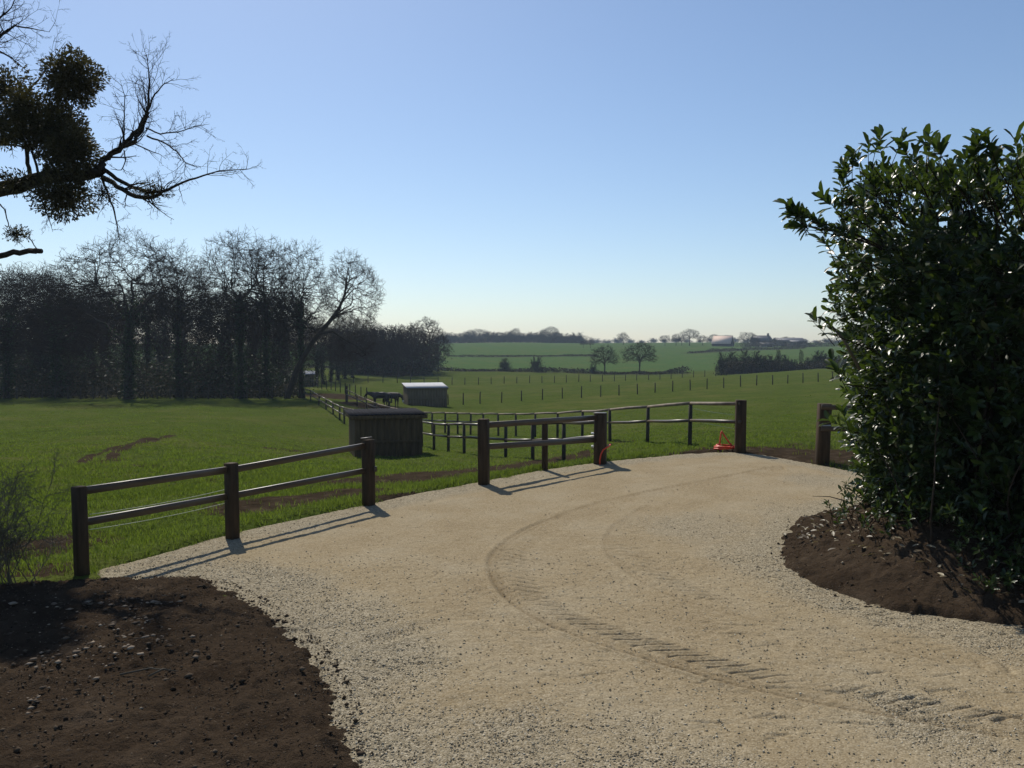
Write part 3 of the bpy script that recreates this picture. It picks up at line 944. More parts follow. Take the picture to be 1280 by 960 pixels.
def crown(rs, cen, radii, Q, T, Rq, counts, rlev, frac, zmin=-.35, root=None, lump=.12, twiglet=2, tl=.55):
    """branches that fill a rounded, lumpy crown: every level reaches from the nearest wood of the level before"""
    cen, radii = np.asarray(cen, float), np.asarray(radii, float)
    root = Q[0] if root is None else root
    ph = rs.rand(6) * 6.28
    out = []
    for k, n in enumerate(counts):
        d = rand_dirs(rs, n * 3)
        d = d[d[:, 2] > zmin][:n]
        n = len(d)
        edge = 1 + lump * (np.sin(d[:, 0] * 4 + ph[0]) * np.cos(d[:, 1] * 4 + ph[1]) + .7 * np.sin(d[:, 2] * 6 + ph[2] + d[:, 0] * 3))
        lo, hi = frac[k]
        f = lo + (hi - lo) * rs.rand(n) ** .6
        P = cen + d * (f * edge)[:, None] * radii
        D2 = np.linalg.norm(P[:, None] - Q[None], axis=2)
        rp, rq = np.linalg.norm(P - root, axis=1), np.linalg.norm(Q - root, axis=1)
        cost = D2 + 1.1 * np.maximum(0, rq[None] - rp[:, None] + .15 * D2)
        if k == 0:
            want = P[:, 2] - .95 * np.hypot(P[:, 0] - Q[:, 0].mean(), P[:, 1] - Q[:, 1].mean())
            cost = np.abs(Q[None, :, 2] - np.clip(want, Q[:, 2].min(), Q[:, 2].max())[:, None]) + .12 * D2
        j = cost.argmin(1)
        q, t, r = Q[j], T[j], Rq[j]
        L = np.linalg.norm(P - q, axis=1, keepdims=True)
        dirn = (P - q) / (L + 1e-9)
        outw = norm((P - cen) / radii * np.array([1, 1, 1]) + np.array([0, 0, .35]))
        c1 = q + norm(dirn + t * .7) * L * .38
        c2 = P - norm(dirn * .6 + outw * .6) * L * .33
        ns = (7, 6, 4, 3)[k]
        u = np.linspace(0, 1, ns + 1)[None, :, None]
        B = (1 - u) ** 3 * q[:, None] + 3 * u * (1 - u) ** 2 * c1[:, None] + 3 * u ** 2 * (1 - u) * c2[:, None] + u ** 3 * P[:, None]
        B[:, 1:-1] += rs.normal(size=(n, ns - 1, 3)) * (L * .022)[:, None]
        r0 = np.minimum(r * .8, rlev[k])
        rad = r0[:, None] + (rlev[k] * .42 - r0)[:, None] * np.linspace(0, 1, ns + 1)[None]
        out.append((B, rad))
        tg = norm(np.gradient(B, axis=1))
        i0 = 2 if k < 2 else 1
        Q, T, Rq = B[:, i0:].reshape(-1, 3), tg[:, i0:].reshape(-1, 3), rad[:, i0:].ravel()
    if twiglet:
        m = len(Q)
        sel = rs.randint(0, m, int(counts[-1] * twiglet))
        d = norm(T[sel] * .8 + rand_dirs(rs, len(sel)) * .8 + np.array([0, 0, .15]))
        L = tl * rs.uniform(.5, 1.2, len(sel))
        B = np.stack([Q[sel], Q[sel] + d * L[:, None] * .5 + rs.normal(size=(len(sel), 3)) * .03, Q[sel] + d * L[:, None]], 1)
        r = rlev[-1] * .62
        out.append((B, np.tile([r, r * .8, r * .45], (len(sel), 1))))
    return out

def make_proto(key, seed, H, r, env, tz, counts, rlev, ivy=0, twiglet=2, zmin=-.35, tl=.55, frac=((.30, .60), (.45, .85), (.55, .97), (.62, 1.04))):
    rs = np.random.RandomState(seed)
    zc, rx, rz_ = env
    zs = np.linspace(-.4, tz * H, 9)
    tr = np.column_stack([np.cumsum(rs.normal(size=9) * .06), np.cumsum(rs.normal(size=9) * .06), zs])
    rad = np.linspace(r, r * .42, 9)
    rad[0] *= 1.35
    fine = np.linspace(3.2, 8, 24)
    i = np.minimum(fine.astype(int), 7)
    w_ = (fine - i)[:, None]
    Q = tr[i] * (1 - w_) + tr[i + 1] * w_
    g = crown(rs, (tr[-1, 0], tr[-1, 1], zc * H), (rx * H, rx * H, rz_ * H), Q, np.tile([0, 0, 1.0], (24, 1)), np.interp(fine, range(9), rad), counts, rlev, frac, zmin, np.array([0, 0, .2 * H]), twiglet=twiglet, tl=tl)
    g = [(tr[None], rad[None])] + g
    top = max(p[..., 2].max() for p, _ in g)
    g = [(p * np.array([1, 1, H / top]), q) for p, q in g]
    sides = [8, 6, 5, 4, 3, 3]
    parts = {'trunk': branches_mesh(key + '_trunk', g[:2], sides[:2], M['bark']), 'crown': branches_mesh(key + '_crown', g[2:], sides[2:len(g)], M['twig'])}
    if ivy:
        P = []
        for (pts, rd), wgt in zip(g[:2], (0.65, 0.35)):
            m, k = rd.shape
            cnt = int(ivy * wgt)
            a_, f = rs.randint(0, m, cnt), rs.rand(cnt) ** (0.9 if m == 1 else 1.6) * (k - 1.01) * (0.9 if m == 1 else 0.6)
            i0 = f.astype(int)
            w_ = (f - i0)[:, None]
            c = pts[a_, i0] * (1 - w_) + pts[a_, i0 + 1] * w_
            P.append(c + rand_dirs(rs, cnt) * (rd[a_, i0][:, None] * 1.1 + rs.rand(cnt, 1) * 0.36))
        P = np.concatenate(P)
        n = len(P)
        V, Fc, cc = cards(P, rand_dirs(rs, n), rand_dirs(rs, n), rs.uniform(0.12, 0.3, n), rs.uniform(0.12, 0.26, n), rs)
        parts['ivy'] = mesh(key + '_ivy', V, Fc, M['ivy'], False, cc)
    PROTO[key] = (parts, H)

def bush_proto(key, seed, H, r, levels, ivy):
    rs = np.random.RandomState(seed)
    g = grow(rs, (0, 0, -0.3), (0.02, 0, 1), H * .5, r, levels)
    top = max(p[..., 2].max() for p, _ in g)
    g = [(p * (H / top), q) for p, q in g]
    parts = {'stem': branches_mesh(key + '_stems', g[:2], [6, 4], M['bark']), 'crown': branches_mesh(key + '_crown', g[2:], [3, 3, 3], M['twig'])}
    P = rs.normal(size=(ivy, 3)) * np.array([.22, .22, .22]) * H + np.array([0, 0, .36 * H])
    P[:, 2] = np.abs(P[:, 2])
    V, Fc, cc = cards(P, rand_dirs(rs, ivy), rand_dirs(rs, ivy), rs.uniform(.1, .3, ivy), rs.uniform(.1, .24, ivy), rs)
    parts['foliage'] = mesh(key + '_foliage', V, Fc, M['ivy'], False, cc)
    PROTO[key] = (parts, H)

# wide spreading crown, upright crowns, bushy crown; distant kinds; bushes
NEAR = (.13, .060, .034, .024)
make_proto('oak', 21, 17, 0.42, (.60, .43, .41), .50, (9, 60, 380, 1900), (.17, .07, .036, .025), 2600, 2)
make_proto('ash', 22, 18, 0.34, (.60, .25, .41), .66, (12, 70, 420, 2100), NEAR, 3000, 2, -.6)
make_proto('ash_b', 23, 18, 0.30, (.61, .29, .39), .62, (10, 64, 400, 1900), NEAR, 2400, 2, -.5)
make_proto('alder', 24, 14, 0.24, (.56, .36, .45), .60, (12, 70, 420, 2000), (.10, .045, .030, .024), 2400, 2, -.6)
FARR = (.13, .08, .052, .042)
make_proto('far_round', 26, 10, 0.30, (.56, .45, .45), .50, (9, 50, 300, 1000), FARR, 0, 1.2, -.55, .6)
make_proto('far_round_b', 27, 10, 0.28, (.57, .54, .44), .46, (10, 50, 300, 1000), FARR, 0, 1.2, -.5, .6)
make_proto('far_tall', 28, 14, 0.28, (.56, .22, .46), .70, (12, 50, 300, 1000), FARR, 0, 1.2, -.7, .6)
bush_proto('hazel', 25, 6, 0.07, [lv(2, .05, .0, 14, .0, 30, 1.35, .75, .3), lv(5, .12, .03, 8, .15, 35, .45, .5), lv(4, .2, .02, 6, .1, 42, .5, .5, rmin=.016), lv(3, .22, .01, 3, .1, 42, .6, .6, rmin=.014)], 700)
bush_proto('far_bush', 29, 4, 0.10, [lv(2, .05, 0, 14, 0, 38, 1.3, .7, .3), lv(4, .15, .02, 9, .1, 42, .5, .6), lv(3, .2, .01, 8, .1, 45, .6, .7, rmin=.035), lv(2, .2, 0, rmin=.03, tip=.6)], 1100)

def plant(key, name, label, cat, u, D, vtop, wide=1.0, group=None, rz=None, seed=0, parts=None, H=None):
    rs = np.random.RandomState(int(u * 7 + D * 13 + seed) % 100000)
    X = (u - 640) / F * D * 1.0
    z = gz(X, D)
    if H is None:
        H = at(u, vtop, D)[2] - z
    s = H / PROTO[key][1]
    t = thing(name, label, cat, (X, D, z), rs.rand() * 6.28 if rz is None else rz, group)
    t.scale = (s * wide, s * wide, s)
    for k, me in PROTO[key][0].items():
        if parts and k not in parts:
            continue
        c = obj(k, me, t)
        if k in ('ivy', 'foliage'):
            c['kind'] = 'stuff'
    return t

# front of the wood on the left, from left to right: tops follow the photograph
WOODG = 'bare trees crowded in the dark wood'
FRONT = [('alder', 8, 86, 322, 1.25, 'bare bushy tree at the left edge of the dark wood'),
         ('alder', 72, 88, 314, 1.25, 'bare round-topped tree left of the big ivy-trunked tree in the wood'),
         ('oak', 160, 85, 284, 1.05, 'big spreading bare tree with ivy-dark trunk, near the wood\'s left middle'),
         ('ash_b', 222, 90, 298, 1.0, 'slim bare tree just right of the big spreading tree in the wood'),
         ('ash', 300, 86, 282, 1.0, 'tall upright bare tree, tallest in the middle of the wood'),
         ('ash_b', 333, 89, 290, 0.9, 'tall bare tree directly right of the tallest one in the wood'),
         ('ash', 376, 87, 294, 0.72, 'narrow tall bare tree with dense upright twigs near the wood\'s right end')]
for key, u, D, vt, wd, lab in FRONT:
    plant(key, 'bare_tree', lab, 'tree', u, D, vt, wd, 'bare trees along the front of the wood')
rs0 = np.random.RandomState(5)
for k in range(30):
    u = rs0.uniform(-90, 366)
    D = rs0.uniform(96, 160)
    plant(['alder', 'ash_b', 'oak', 'ash', 'alder'][k % 5], 'bare_tree', 'bare tree standing among the dim crowded trunks inside the dark wood', 'tree', u, D, rs0.uniform(332, 378) + (22 if u > 330 else 0), rs0.uniform(.9, 1.3), WOODG, seed=k)
for k in range(6):
    plant('alder', 'bare_tree', 'bare tree standing among the dim crowded trunks inside the dark wood', 'tree', 395 + k * 9, 128 + 7 * k, 392 + rs0.uniform(-6, 12), 1.1, WOODG, seed=k)
for k in range(44):
    u = -70 + k * 10 + rs0.uniform(-6, 6)
    plant('hazel', 'hazel_shrub', 'leafless many-stemmed shrub in the tangled undergrowth along the wood edge', 'shrub', u, rs0.uniform(88, 104) if k % 2 else rs0.uniform(112, 150), 0, 1.35, 'shrubs in the undergrowth of the wood', seed=k, H=rs0.uniform(3.8, 7.2) * (1 if k % 2 else 1.25))

def undergrowth():
    rs = np.random.RandomState(31)
    n = 26000
    D = rs.uniform(86, 112, n)
    u = rs.uniform(-110, 374, n)
    u = np.where(D > 96, np.minimum(u, 385), u)
    X = (u - 640) / F * D
    g = ground(X, D)
    hmax = 0.6 + 4.2 * np.clip(0.5 + 1.6 * fbm(X, D, 0.11, 3), 0.05, 1) * sstep(85, 92, D)
    P = np.stack([X, D, g + rs.rand(n) ** 1.2 * hmax], 1)
    V, Fc, c = cards(P, rand_dirs(rs, n), rand_dirs(rs, n), rs.uniform(.15, .42, n), rs.uniform(.12, .3, n), rs)
    tag(obj('undergrowth', mesh('undergrowth', V, Fc, M['bramble'], False, c)), 'dark tangled bramble undergrowth filling the foot of the wood', 'undergrowth', kind='stuff')
undergrowth()

def leaning_tree():
    rs = np.random.RandomState(41)
    D = 86.0
    b = at(356, 500, D)
    b[2] = gz(b[0], b[1])
    t = thing('leaning_tree', 'bare tree leaning out to the right at the wood\'s right edge', 'tree', b)
    main = [at(u, v, D) for u, v in ((356, 505), (372, 460), (392, 425), (412, 402), (424, 385), (431, 368), (433, 350), (435, 334))]
    low = [at(u, v, D - 1) for u, v in ((398, 418), (416, 414), (430, 424), (446, 432), (458, 444))]
    mb = MB()
    mp_ = np.array(main) - b
    lp_ = np.array(low) - b
    V, Q, cps = tube(mp_, [0.36, .30, .25, .20, .15, .11, .07, .03], 8)
    mb.add(V, Q)
    V, Q, cps = tube(lp_, [0.16, .13, .1, .08, .05], 6)
    mb.add(V, Q)
    obj('trunk', mb.me('leaning_trunk', M['bark'], True), t)
    f = np.linspace(3.0, 6.9, 26)
    i = f.astype(int)
    w_ = (f - i)[:, None]
    Qn = mp_[i] * (1 - w_) + mp_[i + 1] * w_
    Tn = norm(mp_[i + 1] - mp_[i])
    cen = at(440, 370, D) - b
    g = crown(rs, cen, (3.1, 3.0, 4.3), Qn, Tn, np.interp(f, range(8), [0.36, .30, .25, .20, .15, .11, .07, .03]), (10, 56, 340, 1500), (.09, .045, .026, .018), ((.35, .65), (.5, .88), (.6, .98), (.65, 1.04)), -.8, Qn[0], .10, 2, .5)
    f2 = np.linspace(.6, 3.95, 12)
    i = f2.astype(int)
    w_ = (f2 - i)[:, None]
    Q2 = lp_[i] * (1 - w_) + lp_[i + 1] * w_
    g2 = crown(rs, at(446, 432, D - 1) - b, (2.2, 1.6, 1.6), Q2, norm(lp_[i + 1] - lp_[i]), np.full(12, .09), (6, 24, 110, 420), (.05, .03, .02, .014), ((.35, .65), (.5, .88), (.6, .98), (.65, 1.04)), -.9, Q2[0], .2, 1.5, .45)
    obj('crown', branches_mesh('leaning_crown', g + g2, [5, 4, 3, 3, 3] * 2, M['twig']), t)
leaning_tree()

# hazy copse right of the wood
for k, (u, D, vt, key, w_) in enumerate([(438, 185, 405, 'far_round', .9), (456, 180, 408, 'far_round_b', .9), (472, 178, 404, 'far_round', .85), (488, 176, 402, 'far_round_b', .85),
                                         (498, 172, 408, 'far_round', .75), (515, 174, 404, 'far_round_b', .75), (536, 190, 393, 'far_tall', .95), (520, 192, 398, 'far_tall', .9), (548, 205, 408, 'far_round', .7),
                                         (446, 198, 402, 'far_round_b', 1), (464, 200, 400, 'far_round', 1), (482, 200, 404, 'far_round_b', 1), (505, 200, 404, 'far_round', .9), (528, 202, 410, 'far_round_b', .8)]):
    lab = {6: 'tallest pale bare tree at the right end of the hazy copse', 4: 'dark-stemmed bare tree at the near front edge of the hazy copse', 5: 'bare tree with thin trunk at the front right of the hazy copse'}.get(k, 'greyish bare tree inside the hazy copse right of the wood')
    plant(key, 'bare_tree', lab, 'tree', u, D, vt, w_, 'trees of the hazy copse', seed=k)
for k in range(14):
    plant('far_bush', 'copse_shrub', 'dark shrub in the understorey of the hazy copse', 'shrub', 432 + k * 8, 178 + (k * 5) % 17, 0, 1.3, 'shrubs under the hazy copse', seed=k, H=5.2 + (k % 3))

# lone field trees and bushes on the field boundary
plant('far_round', 'field_tree', 'dark round bare tree, left one of the pair in the mid-distance field', 'tree', 756, 208, 429, 1.0, None, 0.4)
plant('far_round_b', 'field_tree', 'wide bare tree, right one of the pair in the mid-distance field', 'tree', 800, 206, 425, 0.95, None, 1.9)
plant('far_bush', 'field_bush', 'left one of two bushes on the far field boundary', 'bush', 631, 214, 447, 1.0)
plant('far_bush', 'field_bush', 'right, taller one of two bushes on the far field boundary', 'bush', 671, 214, 445, 0.9)
plant('far_bush', 'field_bush', 'low bush at the foot of the left tree of the field pair', 'bush', 742, 211, 455, 0.9)
# dark thicket below the farm
for k, (u, vt, key, w_) in enumerate([(901, 442, 'far_bush', .5), (914, 438, 'far_bush', 1), (926, 440, 'far_bush', 1.1), (938, 439, 'far_bush', 1), (950, 441, 'far_bush', 1.1), (960, 438, 'far_bush', 1), (973, 436, 'far_tall', .5), (981, 440, 'far_bush', .9),
                                      (992, 441, 'far_bush', 1), (1001, 436, 'far_tall', .5), (1012, 442, 'far_bush', 1), (1024, 440, 'far_bush', 1), (1034, 440, 'far_bush', 1), (1046, 438, 'far_bush', 1), (1060, 436, 'far_bush', 1),
                                      (918, 444, 'far_bush', 1.1), (945, 443, 'far_bush', 1.1), (968, 444, 'far_bush', 1.1), (987, 446, 'far_bush', 1.1), (1008, 446, 'far_bush', 1.1), (1030, 446, 'far_bush', 1.1)]):
    lab = {0: 'thin lone bush at the left end of the dark thicket below the farm', 6: 'left one of two pointed taller trees in the dark thicket below the farm', 9: 'right one of two pointed taller trees in the dark thicket below the farm'}.get(k, 'dense dark bush in the thicket below the farm')
    plant(key, 'thicket_bush', lab, 'bush', u, 176 + (k * 7) % 9, vt + (k * 37 % 11) - 3, w_ * (.8 + (k * 23 % 7) * .08), 'bushes of the dark thicket', seed=k)
# ridge trees
for k, (u, vt, w_) in enumerate([(562, 416, .9), (578, 415, .9), (588, 411, 1.2), (599, 410, 1.3), (611, 413, 1.2), (624, 414, 1.1), (634, 413, 1.1), (644, 409, .8), (658, 415, 1.1), (668, 415, 1), (680, 411, 1.1), (688, 407, 1.1), (697, 414, 1), (706, 420, .8), (714, 421, .8), (552, 418, 1), (572, 420, 1.2), (605, 418, 1.3), (630, 419, 1.3), (650, 420, 1.2), (692, 419, 1.2)]):
    lab = {11: 'highest pointed tree of the hazy tree line on the ridge', 7: 'small knobbed tree standing up from the middle of the hazy ridge tree line'}.get(k, 'hazy bluish tree in the tree line on the far green ridge')
    plant(['far_round', 'far_round_b'][k % 2], 'ridge_tree', lab, 'tree', u, 556 + (k * 11) % 20, vt, w_, 'trees along the far ridge', seed=k)
for k in range(34):
    plant('far_bush', 'ridge_bush', 'hazy bush filling the foot of the tree line on the far ridge', 'bush', 548 + k * 5.4, 548 + (k * 13) % 12, 0, 1.5, 'bushes under the ridge tree line', seed=k, H=4.5 + (k * 7 % 5) * .7)
for k, (u, D, vt, w_, lab) in enumerate([(738, 420, 423, 1.0, 'low dark round tree on the slope left of the field pair'), (729, 425, 425, .9, 'smaller dark tree at the left of the low pair on the slope'), (779, 500, 414, 1.0, 'bare tree on the skyline above the two field trees'),
                                         (831, 480, 418, 1.0, 'dark tree at the left end of the row beside the farm'), (845, 485, 416, .9, 'pale bare tree second in the row beside the farm'), (862, 478, 410, 1.1, 'largest round bare tree in the row left of the pale-roofed barn'),
                                         (878, 480, 418, 1.2, 'hazy tree close left of the pale-roofed barn'), (893, 500, 417, 1.2, 'hazy tree directly behind the pale-roofed barn'), (908, 500, 418, 1.1, 'hazy tree behind the right end of the pale-roofed barn'),
                                         (934, 462, 414, 1.2, 'open-branched bare tree between the pale-roofed barn and the farmhouse'), (852, 488, 420, 1.2, 'dim tree behind the row beside the farm'), (982, 480, 420, 1.2, 'rounded tree rising behind the farm roofs'), (975, 478, 422, 1, 'small tree left of the rounded one behind the farm roofs'),
                                         (944, 446, 421, 1.1, 'dark tree in front of the farmhouse\'s left end'), (966, 444, 424, 1.0, 'low dark tree in front of the farmhouse\'s chimney end'), (1003, 442, 424, 1.2, 'dark tree standing against the long farm shed'),
                                         (1010, 440, 428, 1.3, 'dark tree right of the long farm shed'), (1024, 438, 427, 1.3, 'dark tree by the hedge at the right end of the farm'), (1040, 436, 425, 1.3, 'dark tree nearest the laurel hedge on the skyline'), (1058, 434, 424, 1.3, 'dark tree partly behind the laurel hedge')]):
    plant(['far_round', 'far_round_b'][k % 2], 'farm_tree', lab, 'tree', u, D, vt, w_, 'trees around the far farm', seed=k)
for k in range(26):
    u = 700 + k * 14.5
    plant('far_bush', 'skyline_tree', 'tiny pale blue tree of the distant wooded skyline behind the farm', 'tree', u, 860 + (k * 17) % 30, 421.5 + (k * 7 % 5) * .8, 2.2, 'trees of the distant skyline', seed=k)

def boundary_hedge(name, label, pts, n, h, wd, seed):
    rs = np.random.RandomState(seed)
    P = np.array([at(u, v, D)[:2] for u, v, D in pts])
    f = rs.rand(n) * (len(P) - 1.001)
    i = f.astype(int)
    q = P[i] + (P[i + 1] - P[i]) * (f - i)[:, None]
    x, y = q[:, 0] + rs.normal(size=n) * wd * .3, q[:, 1] + rs.normal(size=n) * wd * .4
    hh = h * np.clip(0.55 + 1.6 * fbm(x, y, 0.12, 3), .1, 1.4)
    Pn = np.stack([x, y, ground(x, y) + rs.rand(n) * hh], 1)
    V, Fc, c = cards(Pn, norm(rand_dirs(rs, n) + np.array([0, 0, .5])), rand_dirs(rs, n), rs.uniform(.2, .55, n), rs.uniform(.12, .35, n), rs)
    tag(obj(name, mesh(name, V, Fc, M['bramble'], False, c)), label, 'hedge', kind='stuff')
boundary_hedge('field_hedge', 'thin dark hedge line along the near edge of the far field', [(383, 459, 212), (500, 462, 214), (640, 464, 214), (760, 467, 211), (860, 467.5, 204)], 9000, 1.5, 2.0, 51)
boundary_hedge('field_hedge', 'faint dark hedge strip crossing the middle of the far green field', [(560, 446, 332), (660, 447, 330), (745, 446.5, 325)], 3000, 0.8, 1.6, 52)
boundary_hedge('field_hedge', 'dark hedge line climbing across the field below the farm', [(862, 442, 345), (930, 438, 380), (1005, 436, 400)], 4500, 1.6, 2.0, 53)
boundary_hedge('field_hedge', 'low hedge running under the tree line on the far ridge', [(545, 429, 556), (640, 428, 556), (740, 429, 556)], 12000, 6.0, 6.0, 54)
boundary_hedge('field_hedge', 'dark hedge base in the thicket below the farm', [(905, 467, 176), (960, 466, 178), (1050, 461, 175)], 9000, 3.6, 3.0, 55)
boundary_hedge('field_hedge', 'dim hedge in front of the right-hand farm buildings', [(925, 433, 440), (1000, 434, 430), (1075, 430, 425)], 9000, 5.0, 5.0, 56)

def part(name, shape, mat, parent, smooth=False):
    return obj(name, MB().add(*shape).me(name, M[mat], smooth), parent)

# ------------------------------------------------------------------ farm on the far slope
def house(name, label, u, D, yaw, w, d, hw, hr, mats, extras=()):
    X = (u - 640) / F * D
    t = thing(name, label, 'building', (X, D, gz(X, D) - 0.3), yaw)
    wm, rm = mats
    V = [(-w / 2, -d / 2, 0), (w / 2, -d / 2, 0), (w / 2, d / 2, 0), (-w / 2, d / 2, 0), (-w / 2, -d / 2, hw), (w / 2, -d / 2, hw), (w / 2, d / 2, hw), (-w / 2, d / 2, hw), (-w / 2, 0, hw + hr), (w / 2, 0, hw + hr)]
    b = MB()
    b.add(V, [(0, 1, 5, 4), (2, 3, 7, 6)], [(1, 2, 6, 9, 5), (3, 0, 4, 8, 7)])
    obj('wall', b.me(name + '_wall', M[wm]), t)
    ov = 0.35
    for s in (-1, 1):
        e = np.array([0, s * (d / 2 + ov), hw - hr * 2 * ov / d])
        r = np.array([0, -s * 0.02, hw + hr + 0.02])
        up = norm(np.cross(np.array([1.0, 0, 0]), (r - e) * s))
        b = MB()
        A = []
        for off in (0.06, 0.2):
            for x in (-w / 2 - ov, w / 2 + ov):
                A += [e + up * off + [x, 0, 0], r + up * off + [x, 0, 0]]
        b.add(A, [(0, 1, 3, 2), (4, 6, 7, 5), (0, 2, 6, 4), (1, 5, 7, 3), (0, 4, 5, 1), (2, 3, 7, 6)])
        roof = obj('roof', b.me(name + '_roof', M[rm]), t)
    for kind, x, y, z, sx, sy, sz, mk in extras:
        V, Q, cps = beam((x, y, z), (x, y, z + sz), sx, sy, 0.02, up=(0, 1, 0))
        pc = obj(kind, MB().add(V, Q, cps).me(name + '_' + kind, M[mk]), roof if kind == 'chimney' else t)
        if kind == 'window':
            for sx_ in (-1, 1):
                part('frame', beam((x + sx_ * (sx / 2 + .06), y - .04, z - .08), (x + sx_ * (sx / 2 + .06), y - .04, z + sz + .08), .12, .1, .01, up=(0, 1, 0)), 'palewall', pc)
            part('sill', beam((x - sx / 2 - .15, y - .08, z - .08), (x + sx / 2 + .15, y - .08, z - .08), .2, .1, .01), 'palewall', pc)
    return t

house('barn', 'barn with a pale sunlit roof and dark walls on the far slope', 903.5, 452, math.radians(-28), 9.6, 9.0, 2.0, 4.0, ('darkwall', 'paleroof'), [('door', -2, -4.22, 0.3, 2.2, 0.1, 1.9, 'slate')])
house('farmhouse', 'dark farmhouse with a chimney on the far hill', 951, 462, math.radians(12), 10, 6.4, 3.0, 3.0, ('farmwall', 'slate'), [('chimney', 4.0, 0, 5.2, .9, .9, 2.0, 'farmwall'), ('window', -3, -3.22, 1.2, 1, .1, 1.3, 'glass'), ('window', 0.5, -3.22, 1.2, 1, .1, 1.3, 'glass'), ('window', 3.5, -3.22, 1.2, 1, .1, 1.3, 'glass')])
house('farm_shed', 'low grey farm shed with a pale end wall in front of the farmhouse', 958, 438, math.radians(-6), 6.4, 5, 1.8, 1.0, ('palewall', 'slate'), [('door', 1, -2.52, 0.2, 2.4, .1, 1.7, 'darkwall')])
house('farm_shed', 'long grey-roofed farm shed right of the farmhouse', 985, 466, math.radians(8), 16, 9, 2.8, 1.8, ('farmwall', 'slate'), [('door', -4, -4.52, 0.2, 3, .1, 2.6, 'darkwall'), ('window', 3, -4.52, 1.4, 1.4, .1, 1, 'glass')])
house('farm_shed', 'low-roofed farm shed at the right end of the farm', 996, 450, math.radians(4), 8, 6, 2.8, .9, ('farmwall', 'slate'), [('door', 0, -3.02, 0.2, 2.6, .1, 2.4, 'darkwall')])

# ------------------------------------------------------------------ fences
def local(t, p):
    return np.asarray(p, float) - np.array(t.location)

def rail_fence(name, label, posts, rails, tapes=()):
    """posts: (u, vbase, D, vtop, width); rails: list of chains of (post index, height fraction)"""
    base = []
    for u, vb, D, vt, w_ in posts:
        X = (u - 640) / F * D
        z = gz(X, D) if vb is None else min(gz(X, D), at(u, vb, D)[2] + .03)
        top = at(u, vt, D)
        base.append((np.array([X, D, z]), max(top[2] - z, .7), w_))
    t = thing(name, label, 'fence', base[0][0])
    return t, base

def near_fence():
    P = [(gp(103, 722), 1.08, .130, (-.02, 0)), (gp(291, 672), 1.07, .148, (-.01, 0)), (gp(461, 631), 1.13, .17, (-.005, 0))]
    t = thing('rail_fence', 'dark timber two-rail fence of three square posts along the drive\'s left edge', 'fence', P[0][0])
    yaw = math.atan2(P[2][0][1] - P[0][0][1], P[2][0][0] - P[0][0][0])
    for p, h, w_, ln in P:
        part('post', post(local(t, p), w_, h, -yaw + .05, ln), 'post', t)
    for a, b in ((0, 1), (1, 2)):
        pa, pb = local(t, P[a][0]), local(t, P[b][0])
        dr = norm(pb - pa)
        back = np.array([-dr[1], dr[0], 0]) * 0.02
        for za, zb, hh in (((1.02, .98, .092), (.97, 1.03, .092))[a], ((.645, .60, .088), (.595, .60, .088))[a]):
            part('rail', beam(pa + dr * .085 + back + [0, 0, za], pb - dr * .085 + back + [0, 0, zb], .05, hh, .004), 'rail', t)
    p = local(t, P[2][0]) + np.array([0, 0, 1.145])
    part('top_cleat', beam(p + [-.13, -.01, -.005], p + [.06, .03, .015], .05, .03, .004), 'rail', t)
    p = local(t, P[2][0]) + np.array([.09, -.02, .62])
    part('rail_end', beam(p, p + [.05, .02, .0], .05, .09, .004), 'rail', t)
    for (a, b) in (((112, 643, 11.5), (285, 611, 13.2)), ((112, 662, 11.5), (285, 628, 13.2))):
        A, B = local(t, at(*a)), local(t, at(*b))
        ts = np.linspace(0, 1, 9)[:, None]
        part('tape', tube(A + (B - A) * ts - np.array([0, 0, .03]) * (4 * ts * (1 - ts)), .0045, 5), 'tape', t, True)
near_fence()

def panel_fence():
    P = [(gp(605, 605.5), 1.30, .19), (gp(681, 588), 1.16, .115), (gp(750, 580), 1.18, .26)]
    t = thing('rail_fence', 'short dark timber two-rail panel between two thick posts at the drive\'s far edge', 'fence', P[0][0])
    for (p, h, w_), ln in zip(P, ((-.01, 0), (.0, .0), (.01, 0))):
        last = part('post', post(local(t, p), w_, h, .3, ln), 'post', t)
    A, B = local(t, P[0][0]), local(t, P[2][0])
    dr = norm(B - A)
    for za, zb in ((1.17, 1.09), (.74, .575)):
        part('rail', beam(A + dr * .09 + [0, .03, za], B - dr * .12 + [0, .03, zb], .05, .115, .006), 'rail', t)
    q = local(t, P[2][0])
    for z in (1.10, .72, .42):
        part('insulator', tube([q + [-.13, -.05, z], q + [-.16, -.06, z], q + [-.21, -.07, z + .005]], [.018, .03, .022], 8), 'insul', last, True)
    part('post_cap', beam(q + [0, 0, 1.182], q + [0, 0, 1.20], .27, .27, .004, up=(math.sin(.3), math.cos(.3), 0)), 'rail', last)
    return P[2][0]
gpost = panel_fence()

def red_hose():
    p = gpost
    pts = [p + np.array(a) for a in ((-.02, -.15, .0), (-.02, -.17, .12), (.0, -.175, .24), (.05, -.18, .35), (.13, -.15, .40), (.2, -.06, .42), (.24, .02, .45))]
    o = obj('red_hose', MB().add(*tube(pts, .018, 6)).me('red_hose', M['red'], True))
    tag(o, 'dull red bent hose at the foot of the thick panel post', 'hose')
red_hose()

